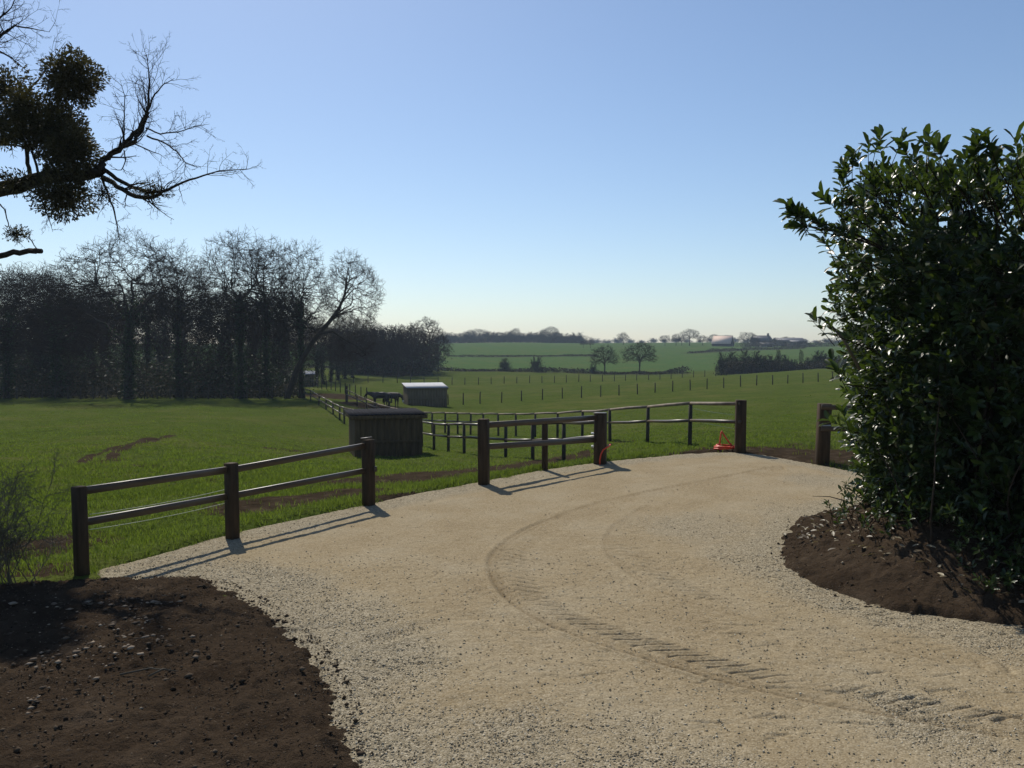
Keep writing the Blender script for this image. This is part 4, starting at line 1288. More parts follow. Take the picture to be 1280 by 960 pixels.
def alley_fence(name, label, posts, start, thick, rail_mat, rail_r, frac=.56, mid_mat='round'):
    base = []
    for u, vb, D, vt in posts:
        X = (u - 640) / F * D
        z = gz(X, D)
        top = max(at(u, vt, D)[2], z + .75)
        base.append((np.array([X, D, z]), top - z))
    t = thing(name, label, 'fence', base[0][0])
    rs = np.random.RandomState(len(posts))
    chain_t, chain_m = [], []
    if start is not None:
        chain_t.append(start[0])
        chain_m.append(start[1])
    for p, h in base:
        ln = rs.normal(size=2) * .02
        part('post', tube([local(t, p) - [0, 0, .3], local(t, p) + [ln[0] * .5, ln[1] * .5, h * .5], local(t, p) + [ln[0], ln[1], h - .02]], [thick / 2, thick / 2, thick / 2 * .95], 8), 'fieldpost', t, True)
        chain_t.append(p + np.array([0, -.02, h]))
        chain_m.append(p + np.array([0, -.05, h * frac]))
    for ch, mat_ in ((chain_t, rail_mat), (chain_m, mid_mat)):
        for a, b in zip(ch[:-1], ch[1:]):
            a, b = local(t, a), local(t, b)
            mid = (a + b) / 2 + rs.normal(size=3) * .012
            d = norm(b - a) * .04
            part('rail', tube([a - d, mid, b + d], [rail_r, rail_r * 1.05, rail_r * .92], 7), mat_, t, True)
    return t

A_POSTS = [(863, 557, 24.8, 504), (810, 554, 28.6, 508.5), (763, 553, 31.7, 512), (728, 547, 37, 514), (697, 547, 41, 516.5), (669, 545.5, 44.5, 517), (645, 546, 46.5, 517.5), (623, 545, 48.5, 517.5), (604, 544, 50, 517.3), (588, 543, 51.5, 516.8), (572, 542.5, 53, 516.5), (556, 542, 54.5, 516), (540, 541, 56, 516), (525, 540, 57.5, 515.5),
           (505, 534, 61, 513), (488, 528, 65, 509.5), (472, 522, 69, 505), (458, 514, 73, 499), (446, 508, 76.5, 493.5), (433, 503, 80, 487)]
big = gp(925, 565.5)
fa = alley_fence('pole_fence', 'round-pole paddock fence curving from the thick right-hand post down behind the shed', A_POSTS, (big + np.array([-.05, -.08, 1.27]), big + np.array([-.05, -.1, .80])), .12, 'round', .048, .6, 'rail')
part('end_post', post(local(fa, big), .26, 1.36, .15, (.01, 0)), 'post', fa)
part('end_post', post(local(fa, [(433 - 640) / F * 80.3, 80.3, gz((433 - 640) / F * 80.3, 80.3)]), .2, 1.5, .15), 'post', fa)
for k, z in enumerate((.95, .6)):
    a_, b_ = local(fa, big + np.array([-.1, .25, z])), local(fa, [(863 - 640) / F * 24.8, 25.05, z + .0])
    part('tape', tube([a_, (a_ + b_) / 2 - [0, 0, .02], b_], .004, 5), 'tape', fa, True)

B_POSTS = [(705, 577, 27.2, 528), (666, 575, 29.6, 530), (632, 571.5, 32.9, 531), (604, 570, 34.4, 531), (580, 568, 35.8, 530), (560, 563, 38, 530.5), (542, 562, 40, 529.5), (527, 557, 43, 527), (505, 548, 47, 524), (480, 540, 51.5, 518), (455, 535, 56, 515), (430, 530, 59, 510), (424, 526, 61.5, 508), (416, 519, 66, 504), (407, 512.5, 71, 499), (398, 507, 76, 494.5), (388, 501, 82, 488), (380, 498, 87, 486)]
alley_fence('pole_fence', 'dark pole fence passing behind the near shed towards the wood', B_POSTS, (gpost + np.array([0, .1, .98]), gpost + np.array([0, .1, .62])), .13, 'rail', .05, .56, 'rail')

def right_fence():
    p = gp(1027, 580)
    t = thing('rail_fence', 'thick dark post with a rail running off behind the laurel hedge', 'fence', p)
    gate = part('post', post((0, 0, 0), .27, 1.41, .1, (.05, 0)), 'post', t)
    q = np.array([3.2, .4, 0])
    part('post', post(q + [0, 0, gz(*(p + q)[:2])], .2, 1.3, .1), 'post', t)
    part('rail', beam((-.08, -.16, 1.34), q + [0, -.16, 1.22], .05, .11, .006), 'rail', t)
    part('rail', beam((-.08, -.16, .84), q + [0, -.16, .74], .05, .11, .006), 'rail', t)
    part('strap', beam((-.12, -.148, .91), (.14, -.148, .91), .02, .035, .003), 'strap', gate)
right_fence()

def wire_fence(name, label, posts, h, w_, wires):
    pts = []
    for u, D in posts:
        X = (u - 640) / F * D
        pts.append(np.array([X, D, gz(X, D)]))
    t = thing(name, label, 'fence', pts[0])
    rs = np.random.RandomState(len(posts) + 3)
    me = [MB().add(*tube([(0, 0, -.3), (.01 * k, .01, h * .5), (.025 * (k - 1), .02, h), (.025 * (k - 1), .02, h + .04)], [w_ / 2, w_ / 2, w_ * .47, w_ * .2], 6)).me('field_post', M['fieldpost'], True) for k in range(3)]
    for p in pts:
        o = obj('post', me[rs.randint(3)], t, local(t, p))
        o.rotation_euler = (0, 0, rs.rand() * 6.28)
        o.scale = (1, 1, rs.uniform(.92, 1.08))
    for z in wires:
        part('wire', tube([local(t, p) + [0, 0, z] for p in pts], .0025, 4), 'wire', t, True)
    return t

u1 = [560, 579, 600, 627, 652, 678, 703, 727, 751, 774, 797, 819, 841, 863, 884, 905, 926, 946, 966, 985, 1004, 1023, 1041, 1060, 1080]
wire_fence('wire_fence', 'nearer line of thin posts crossing the green field behind the pole fence', [(u, 90 + (u - 560) * .031) for u in u1], 1.2, .13, (.5, .85, 1.12))
wire_fence('wire_fence', 'curving line of thin posts in the field left of the horses', [(458, 92), (451, 93.5), (444, 95.5), (437, 98), (431, 100.5), (425, 103), (419, 106), (413.5, 109), (408, 112), (402, 115), (397, 117.5), (391, 120)], 1.2, .12, (.5, .85, 1.12))
u2 = [395, 407.5, 423.6, 442, 460, 478.5, 496.5, 513, 530, 547.7, 565, 581, 598, 614, 630, 646, 662, 677.5, 693, 708, 723.5, 738, 753, 768, 782, 796, 811, 825, 839, 853, 867, 881, 895, 908]
wire_fence('wire_fence', 'farther line of thin posts across the field below the boundary hedge', [(u, 138 + (u - 395) * .03) for u in u2], 1.2, .13, (.5, .85, 1.12))
wire_fence('wire_fence', 'row of dark posts along the foot of the dark wood', [(u, 85.2) for u in range(-60, 372, 16)], 1.15, .13, (.5, .85))

# ------------------------------------------------------------------ sheds
def corrugated(w, d, amp, pitch, thick):
    n = int(w / pitch) * 4 + 1
    xs = np.linspace(-w / 2, w / 2, n)
    zs = amp * np.sin(np.arange(n) * math.pi / 2)
    V = []
    for y in (-d / 2, d / 2):
        for off in (0, -thick):
            V += [(x, y, z + off) for x, z in zip(xs, zs)]
    i = np.arange(n - 1)
    Q = [(i, i + 1, i + 1 + 2 * n, i + 2 * n), (i + n, i + 3 * n, i + 1 + 3 * n, i + 1 + n), (i, i + n, i + 1 + n, i + 1), (i + 2 * n, i + 1 + 2 * n, i + 1 + 3 * n, i + 3 * n)]
    return np.array(V), np.concatenate([np.stack(q, 1) for q in Q])

def shelter(name, label, u, D, yaw, w, d, hf, hb, wood, roofm, ov, boards, opening=None, sheets=4):
    """mono-pitch field shelter: hf height of the wall facing the camera"""
    X = (u - 640) / F * D
    t = thing(name, label, 'shed', (X, D, gz(X, D) - .02), yaw)
    rs = np.random.RandomState(int(u))

    def wall(p, q, h0, h1, n, nm='board'):
        p, q = np.array(p, float), np.array(q, float)
        L = np.linalg.norm(q - p)
        dr = (q - p) / L
        yw = np.array([-dr[1], dr[0], 0])
        bw = L / n
        for k in range(n):
            c = p + dr * bw * (k + .5)
            h = h0 + (h1 - h0) * (k + .5) / n
            o = rs.uniform(-.004, .004)
            part(nm, beam(c + yw * o + [0, 0, -.15], c + yw * o + [0, 0, h], bw - .008, .028, .004, up=yw), wood, t)
    F0, F1, B0, B1 = (-w / 2, -d / 2, 0), (w / 2, -d / 2, 0), (-w / 2, d / 2, 0), (w / 2, d / 2, 0)
    if opening:
        wall((-w / 2 + opening, -d / 2, 0), F1, hf, hf, boards)
    else:
        wall(F0, F1, hf, hf, boards)
    wall(B0, B1, hb, hb, boards)
    wall(F1, B1, hf, hb, max(4, int(boards * d / w)))
    wall(F0, B0, hf, hb, max(4, int(boards * d / w)))
    for p, h in ((F0, hf), (F1, hf), (B0, hb), (B1, hb)):
        p = np.array(p) * np.array([.975, .97, 1])
        part('corner_post', beam(p - [0, 0, .2], p + [0, 0, h - .02], .1, .1, .006), wood, t)
    part('plate', beam((-w / 2, -d / 2 - .035, hf - .09), (w / 2, -d / 2 - .035, hf - .09), .045, .12, .005), wood, t)
    part('girt', beam((-w / 2 + (opening or 0), -d / 2 - .035, hf * .42), (w / 2, -d / 2 - .035, hf * .42), .04, .10, .005), wood, t)
    ang = math.atan2(hb - hf, d)
    sw = (w + 2 * ov) / sheets
    me_v, me_q = corrugated(sw + .06, (d + 2 * ov) / math.cos(ang), .016, .15, .006)
    rm = MB().add(me_v, me_q).me(name + '_sheet', M[roofm], False)
    for k in range(sheets):
        o = obj('roof_sheet', rm, t, (-w / 2 - ov + sw * (k + .5), 0, (hf + hb) / 2 + .05 + .004 * (k % 2)))
        o.rotation_euler = (ang, 0, 0)
    for s in (-1, 1):
        y = s * (d / 2 + ov - .02)
        z = (hf + hb) / 2 + math.tan(ang) * y - .06
        part('fascia', beam((-w / 2 - ov, y, z), (w / 2 + ov, y, z), .03, .14, .004), wood, t)
    for s in (-1, 1):
        x = s * (w / 2 + ov - .02)
        part('fascia', beam((x, -d / 2 - ov, hf - math.tan(ang) * ov - .06), (x, d / 2 + ov, hb + math.tan(ang) * ov - .06), .03, .14, .004), wood, t)
    return t

shelter('field_shelter', 'dark brown timber shed with a nearly flat dark roof, nearest of the field shelters', 480, 36.6, math.radians(15), 2.75, 3.3, 1.86, 1.86, 'shedwood', 'darkroof', .2, 12, None, 3)
shelter('field_shelter', 'grey boarded field shelter with a shiny metal roof beside the horses', 531, 84.5, math.radians(16), 3.85, 3.0, 1.75, 2.1, 'shedwood2', 'tinroof', .12, 14, None, 4)
shelter('field_shelter', 'small grey shelter with a pale roof, half hidden at the wood\'s right edge', 379, 122, math.radians(14), 3.0, 3.0, 1.8, 2.2, 'shedwood2', 'tinroof', .12, 10, None, 3)

# ------------------------------------------------------------------ red coil by the thick post
def red_coil():
    p = gp(906, 563)
    a = np.linspace(0, 2 * math.pi * 3.1, 75)
    r = .29 + .02 * np.sin(a * 2.3) + .015 * np.sin(a * .7)
    P = np.stack([p[0] + r * np.cos(a) + .03, p[1] - .05 + r * .8 * np.sin(a), .05 + .030 * a / 6.283 + .014 * np.sin(a * 1.3 + 1)], 1)
    t = thing('red_hose_coil', 'red-orange coil with an upright bent loop by the thick right-hand post', 'hose coil', p)
    part('coil', tube(P - p, .024, 7), 'red', t, True)
    pk = np.array([-.07, .06, .50])
    part('loop', tube([(-.16, .0, .06), (-.13, .02, .2), (-.10, .05, .38), pk - [.015, 0, .03], pk, pk + [.02, 0, -.03], (.03, .05, .34), (.13, .04, .2), (.22, .02, .1)], .021, 7), 'red', t, True)
red_coil()

# ------------------------------------------------------------------ horses
def horse(name, label, u, D, yaw, coat, head, muzzle=None, s=1.0):
    """faces +x in its own frame"""
    X = (u - 640) / F * D
    t = thing(name, label, 'horse', (X, D, gz(X, D)), yaw)
    t.scale = (s, s, s)
    pts, rad, ed = [], [], []

    def chain(ps, rs_, root=None):
        prev = root
        for p, r in zip(ps, rs_):
            pts.append(p)
            rad.append(r)
            i = len(pts) - 1
            if prev is not None:
                ed.append((prev, i))
            prev = i
        return prev
    chain([(0, 0, 1.12)], [(.29, .33)])                                   # barrel
    hip = chain([(-.38, 0, 1.14), (-.66, 0, 1.18), (-.84, 0, 1.10)], [(.28, .32), (.27, .30), (.16, .2)], 0)
    sh = chain([(.34, 0, 1.12), (.60, 0, 1.16)], [(.27, .34), (.23, .30)], 0)
    chain(head, [(.16, .24), (.12, .17), (.10, .14), (.11, .13), (.075, .085), (.06, .07)], sh)
    for sy in (-1, 1):
        chain([(.58, sy * .16, .88), (.60, sy * .17, .55), (.58, sy * .17, .47), (.58, sy * .17, .14), (.63, sy * .17, .03)], [(.12, .14), (.07, .075), (.06, .065), (.04, .045), (.06, .06)], sh)
        chain([(-.62, sy * .17, .86), (-.54, sy * .18, .68), (-.78, sy * .18, .50), (-.74, sy * .18, .14), (-.68, sy * .18, .03)], [(.16, .2), (.11, .13), (.065, .075), (.045, .05), (.06, .06)], hip - 1)
    me = bpy.data.meshes.new('horse_skeleton')
    me.from_pydata(pts, ed, [])
    o = bpy.data.objects.new('horse_skeleton', me)
    C.objects.link(o)
    md = o.modifiers.new('skin', 'SKIN')
    md.use_smooth_shade = True
    for v, r in zip(me.skin_vertices[0].data, rad):
        v.radius = r
    me.skin_vertices[0].data[0].use_root = True
    sb = o.modifiers.new('sub', 'SUBSURF')
    sb.levels = sb.render_levels = 2
    dg = bpy.context.evaluated_depsgraph_get()
    ev = bpy.data.meshes.new_from_object(o.evaluated_get(dg))
    bpy.data.objects.remove(o)
    ev.materials.clear()
    ev.materials.append(M[coat])
    body = obj('body', ev, t)
    h = [np.array(p) for p in head]
    poll = h[3]
    fw = norm(h[5] - h[3])
    for sy in (-1, 1):
        e = poll + np.array([0, sy * .06, .05]) - fw * .05
        part('ear', tube([e, e + np.array([0, sy * .02, .09]), e + np.array([.01, sy * .02, .17])], [.03, .035, .004], 6), coat, body, True)
    rs = np.random.RandomState(int(u))
    mp_, mr_ = [], []
    path = [h[0] + [0, 0, .2], h[1] + [0, 0, .15], h[2] + [0, 0, .12], h[3] + [0, 0, .10]]
    for k in range(60):
        f = rs.rand() * 2.98
        i = int(f)
        p = path[i] + (path[i + 1] - path[i]) * (f - i)
        s_ = rs.choice([-1, 1])
        mp_.append([p, p + [0, s_ * .07, .0], p + [-.02, s_ * .12, -.1], p + [-.03, s_ * .13, -.22]])
        mr_.append([.022, .02, .016, .004])
    V, Q = polytubes(np.array(mp_), np.array(mr_), 4)
    part('mane', (V, Q), 'hair', body, True)
    tp, tr = [], []
    for k in range(30):
        a, b = rs.normal(size=2) * .03
        tp.append([(-.86, a * .3, 1.14), (-.96, a, 1.0), (-.98 + b, a * 1.5, .7), (-.96 + b * 1.6, a * 2, .4)])
        tr.append([.03, .025, .02, .005])
    V, Q = polytubes(np.array(tp), np.array(tr), 4)
    part('tail', (V, Q), 'hair', body, True)
    if muzzle:
        part('muzzle_patch', tube([h[4] + fw * -.02, h[4] + fw * .06, h[5], h[5] + fw * .055], [.06, .085, .078, .03], 8), 'blaze', body, True)
    return t

horse('horse', 'dark horse standing side-on with its head low to the left', 476, 77, math.pi - .12, 'horse', [(.86, 0, 1.22), (1.06, 0, 1.26), (1.22, 0, 1.28), (1.34, 0, 1.27), (1.50, 0, 1.06), (1.60, 0, .90)], None, .98)
horse('horse', 'brown horse with a white muzzle, head lowered to the right by the metal-roofed shelter', 489.5, 78, -.55, 'horse2', [(.84, 0, 1.20), (1.02, 0, 1.16), (1.16, 0, 1.08), (1.26, 0, 1.0), (1.32, 0, .74), (1.34, 0, .58)], True, .98)

# ------------------------------------------------------------------ mistletoe tree at the left
def hero_tree():
    rs = np.random.RandomState(61)
    D = 13.2

    def A(pts, d0=0.0, d1=0.0):
        n = len(pts)
        return np.array([at(u, v, D + d0 + (d1 - d0) * i / (n - 1)) for i, (u, v) in enumerate(pts)])
    base = np.array([-10.4, 13.6, 0])
    base[2] = gz(base[0], base[1])
    t = thing('mistletoe_tree', 'bare tree reaching in from the left edge, hung with mistletoe', 'tree', base)
    mb = MB()
    trunk = np.array([base + [0, 0, -.3], base + [.05, 0, 1.5], base + [.1, 0, 3.2], base + [.3, -.1, 4.8], base + [.5, -.1, 6.6], base + [.4, 0, 8.6], base + [.7, .2, 10.5]])
    mb.add(*tube(trunk - base, [.42, .36, .33, .30, .24, .17, .09], 12)[:2])
    obj('trunk', mb.me('mistletoe_trunk', M['bark'], True), t)
    main = np.concatenate([[base + [.35, -.1, 4.3]], A([(-90, 262), (-30, 244), (10, 234), (50, 222), (90, 219), (118, 216), (127, 212)], .2, 0)])
    limbs = [  # path, radii, twig density, twig length
        (main, [.22, .17, .15, .14, .125, .11, .095, .085], 0, 0),
        (A([(127, 214), (128, 200), (137, 194), (152, 183), (168, 168), (180, 150), (186, 130), (187, 108), (186, 88), (183, 68)], 0, .5), [.075, .07, .06, .052, .045, .035, .028, .02, .013, .006], 34, .55),
        (A([(150, 184), (168, 176), (178, 164), (184, 140), (193, 118), (205, 105), (218, 98)], 0, .9), [.04, .04, .035, .025, .018, .012, .005], 20, .5),
        (A([(128, 222), (148, 234), (168, 245), (190, 248), (203, 240), (220, 231), (245, 222), (275, 214), (312, 211)], 0, -.6), [.06, .05, .045, .04, .032, .026, .02, .013, .004], 30, .45),
        (A([(130, 212), (145, 222), (165, 234), (188, 241), (205, 238)], 0, -.3), [.05, .045, .04, .035, .02], 8, .4),
        (A([(182, 160), (200, 168), (222, 165), (243, 158), (262, 155)], .2, .8), [.02, .017, .013, .009, .003], 14, .4),
        (A([(184, 170), (205, 178), (222, 190), (232, 204), (248, 210)], .2, -.8), [.022, .018, .014, .009, .003], 14, .4),
        (A([(153, 183), (155, 165), (155, 145), (156, 120), (150, 100)], 0, .6), [.025, .018, .014, .009, .003], 16, .4),
        (A([(155, 188), (157, 200), (152, 213), (138, 211)], 0, -.2), [.014, .013, .01, .005], 4, .25),
        (A([(128, 224), (136, 245), (143, 265), (148, 290), (150, 305)], 0, -.5), [.028, .024, .018, .01, .003], 9, .35),
        (A([(118, 217), (120, 205), (126, 196)], 0, .2), [.02, .014, .005], 3, .25),
        (A([(38, 224), (35, 205), (30, 180), (18, 150), (0, 120), (-20, 90)], .1, .6), [.05, .045, .04, .035, .03, .025], 8, .6),
        (A([(50, 222), (44, 200), (36, 178), (28, 165)], 0, -.3), [.03, .025, .02, .012], 5, .4),
        (A([(10, 145), (30, 120), (48, 100), (62, 80), (82, 52)], .4, .9), [.03, .026, .02, .012, .003], 12, .45),
        (A([(-70, 120), (-35, 85), (0, 45), (18, 32), (40, 36), (62, 40)], .6, 0), [.06, .045, .03, .02, .012, .004], 22, .55),
        (A([(-60, 70), (-25, 40), (0, 22), (14, 10), (20, -5)], .6, .2), [.05, .035, .022, .012, .005], 16, .5),
        (A([(-80, 110), (-40, 80), (-10, 60), (14, 72), (35, 90)], -.5, -.9), [.05, .035, .025, .014, .004], 16, .5),
        (A([(48, 242), (55, 258), (62, 275), (66, 290)], -.1, -.4), [.02, .015, .01, .003], 6, .3),
        (A([(0, 255), (6, 262), (10, 278), (14, 292), (20, 296)], .2, .2), [.016, .014, .012, .008, .004], 5, .25),
        (A([(48, 314), (40, 302), (32, 294), (22, 292)], 0, -.1), [.012, .010, .007, .003], 3, .2),
        (np.concatenate([[base + [.25, -.05, 3.2]], A([(-60, 322), (0, 319), (25, 315), (44, 314), (52, 314)], .2, 0)]), [.10, .08, .065, .06, .058, .052], 0, 0)]
    mb = MB()
    P, Dr, L, R = [], [], [], []
    for path, rad, cnt, ln in limbs:
        rad = [r_ * .72 if r_ < .08 else r_ * .85 for r_ in rad]
        f = np.linspace(0, len(path) - 1, (len(path) - 1) * 3 + 1)
        ii = np.minimum(f.astype(int), len(path) - 2)
        q = path[ii] + (path[ii + 1] - path[ii]) * (f - ii)[:, None]
        rr = np.interp(f, range(len(rad)), rad)
        q[1:-1] += rs.normal(size=(len(q) - 2, 3)) * np.minimum(rr[1:-1, None] * .35, .02)
        V, Q, cps = tube(q - base, rr, 8 if rad[0] > .04 else 5)
        mb.add(V, Q, cps)
        for k in range(cnt):
            g = (.15 + .85 * rs.rand()) * (len(path) - 1.01)
            i = int(g)
            P.append(path[i] + (path[i + 1] - path[i]) * (g - i) - base)
            Dr.append(norm(path[i + 1] - path[i]) * .75 + rand_dirs(rs, 1)[0] * .8 + np.array([.1, 0, .1]))
            L.append(ln * rs.uniform(.5, 1.3))
            R.append(max(.35 * rr[min(int(g * 3), len(rr) - 1)], .004))
    obj('limb', mb.me('mistletoe_limbs', M['bark'], True), t)
    g = grow(rs, np.array(P), np.array(Dr), np.array(L), np.array(R), [lv(5, .18, .02, 4, .2, 42, .5, .6, rmin=.0028), lv(4, .2, .02, 3, .15, 40, .5, .7, rmin=.0022), lv(2, .2, .01, rmin=.003, tip=.5)])
    obj('twigs', branches_mesh('mistletoe_twigs', g, [4, 3, 3], M['twig']), t)
    # the crown beyond the frame's left edge, carried by the trunk
    g2 = grow(rs, np.array([base + [.3, -.1, 4.6 + .45 * k] for k in range(11)]) - base, np.array([[math.cos(a), math.sin(a), .5] for a in np.arange(11) * 2.4 + 2.2]), np.full(11, 3.0), np.full(11, .1),
              [lv(6, .12, .05, 7, .25, 45, .5, .5), lv(4, .18, .03, 6, .2, 42, .5, .5), lv(3, .2, .02, 4, .1, 40, .5, .6, rmin=.004), lv(2, .2, .01, rmin=.0035)])
    g2 = [(p, q) for p, q in g2]
    obj('crown', branches_mesh('mistletoe_crown', g2, [6, 4, 3, 3], M['twig']), t)
hero_tree()

def mistletoe(label, u, v, D, r_px, n, sparse=0.55, squash=(1, 1, 1), seed=0, leaf=.068):
    rs = np.random.RandomState(seed + 70)
    n = int(n * (1.9 if n > 1900 else 1.35))
    c = at(u, v, D)
    r = r_px / F * D
    t = thing('mistletoe', label, 'mistletoe', c, 0, 'mistletoe on the left-hand tree')
    d = rand_dirs(rs, n)
    lump = 1 + .24 * np.sin(d[:, 0] * 5 + seed) * np.cos(d[:, 2] * 4 + seed * 2)
    rr = r * rs.rand(n) ** sparse * lump
    P = d * rr[:, None] * np.array(squash)
    V, Fc, cc = cards(P, norm(d + rand_dirs(rs, n) * .9), rand_dirs(rs, n), rs.uniform(.6, 1.25, n) * leaf, rs.uniform(.35, .6, n) * leaf * .8, rs)
    tag(obj('leaves', mesh('mistletoe_leaves', V, Fc, M['mistletoe'], False, cc), t), kind='stuff')
    m = max(20, int(60 * r / .5))
    dd = rand_dirs(rs, m)
    ks = np.linspace(0, 1, 5)
    pts = dd[:, None] * (ks * r * .95)[None, :, None] * np.array(squash) + rs.normal(size=(m, 5, 3)) * .02 * ks[None, :, None]
    V, Q = polytubes(pts, np.tile(.006 * (1 - ks * .7), (m, 1)), 3)
    part('stems', (V, Q), 'twig', t, True)

mistletoe('round mistletoe ball on top of the dark mistletoe mass', 90, 100, 13.2, 34, 3000, .6, (1, 1, 1.0), 1)
mistletoe('largest dark mistletoe clump in the middle of the mass above the branch', 62, 160, 13.3, 42, 4300, .55, (1.05, 1, .95), 2)
mistletoe('mistletoe clump wrapping the thick branch', 90, 192, 13.1, 33, 2600, .58, (.9, 1, 1.0), 3)
mistletoe('mistletoe clump hanging below the thick branch', 76, 243, 13.1, 33, 2100, .62, (1.1, 1, .95), 4)
mistletoe('ragged mistletoe clump at the frame\'s left edge, upper one', 6, 110, 13.5, 30, 1300, .65, (1.2, 1, .9), 5)
mistletoe('ragged mistletoe clump at the frame\'s left edge, above the branch root', 4, 158, 13.4, 30, 1500, .65, (1.2, 1, .9), 6)
mistletoe('open mistletoe tuft left of the big clump', 28, 132, 13.0, 22, 800, .7, (1, 1, 1), 7)
mistletoe('small sparse mistletoe tuft out on the lower right branch', 190, 240, 13.0, 17, 420, .7, (1.5, 1, .7), 8, .045)
mistletoe('tiny sparse mistletoe tuft just above the sawn-off stub', 20, 292, 13.1, 13, 320, .7, (1.2, 1, .8), 9, .045)
mistletoe('loose ivy-like mistletoe leaves along the branch root', 20, 228, 13.1, 20, 380, .8, (1.6, 1, .9), 10)
mistletoe('thin mistletoe fringe right of the hanging clump', 128, 242, 13.0, 22, 360, .8, (.9, 1, 1), 11, .045)

# ------------------------------------------------------------------ twiggy shrub in the left corner
def corner_shrub():
    rs = np.random.RandomState(81)
    p = gp(12, 738)
    p[2] = max(gz(p[0], p[1]), 0.0)
    t = thing('bare_shrub', 'twiggy bare shrub at the left edge by the first fence post', 'shrub', p)
    n = 20
    az = rs.rand(n) * 6.28
    D0 = np.stack([np.cos(az) * .45, np.sin(az) * .45, np.ones(n)], 1)
    g = grow(rs, rs.normal(size=(n, 3)) * np.array([.12, .12, 0]), D0, rs.uniform(.8, 1.6, n), np.full(n, .006), [lv(7, .14, .02, 9, .2, 48, .5, .6), lv(5, .22, -.01, 6, .15, 48, .5, .6, rmin=.0025), lv(3, .25, -.01, 3, .1, 45, .5, .7, rmin=.002), lv(1, .2, 0, rmin=.002, tip=.6)])
    obj('stem', branches_mesh('shrub_stems', g[:1], [5], M['twig_pale']), t)
    obj('twigs', branches_mesh('shrub_twigs', g[1:], [4, 3, 3], M['twig_pale']), t)
corner_shrub()

# ------------------------------------------------------------------ laurel hedge
HEDGE = smooth_poly([(4.95, 12.3), (4.72, 10.9), (5.05, 9.7), (6.0, 8.5), (7.6, 6.8), (9.2, 5.4), (10.5, 6.8), (8.7, 9.7), (7.2, 12.6), (6.0, 13.4)], True, 2)

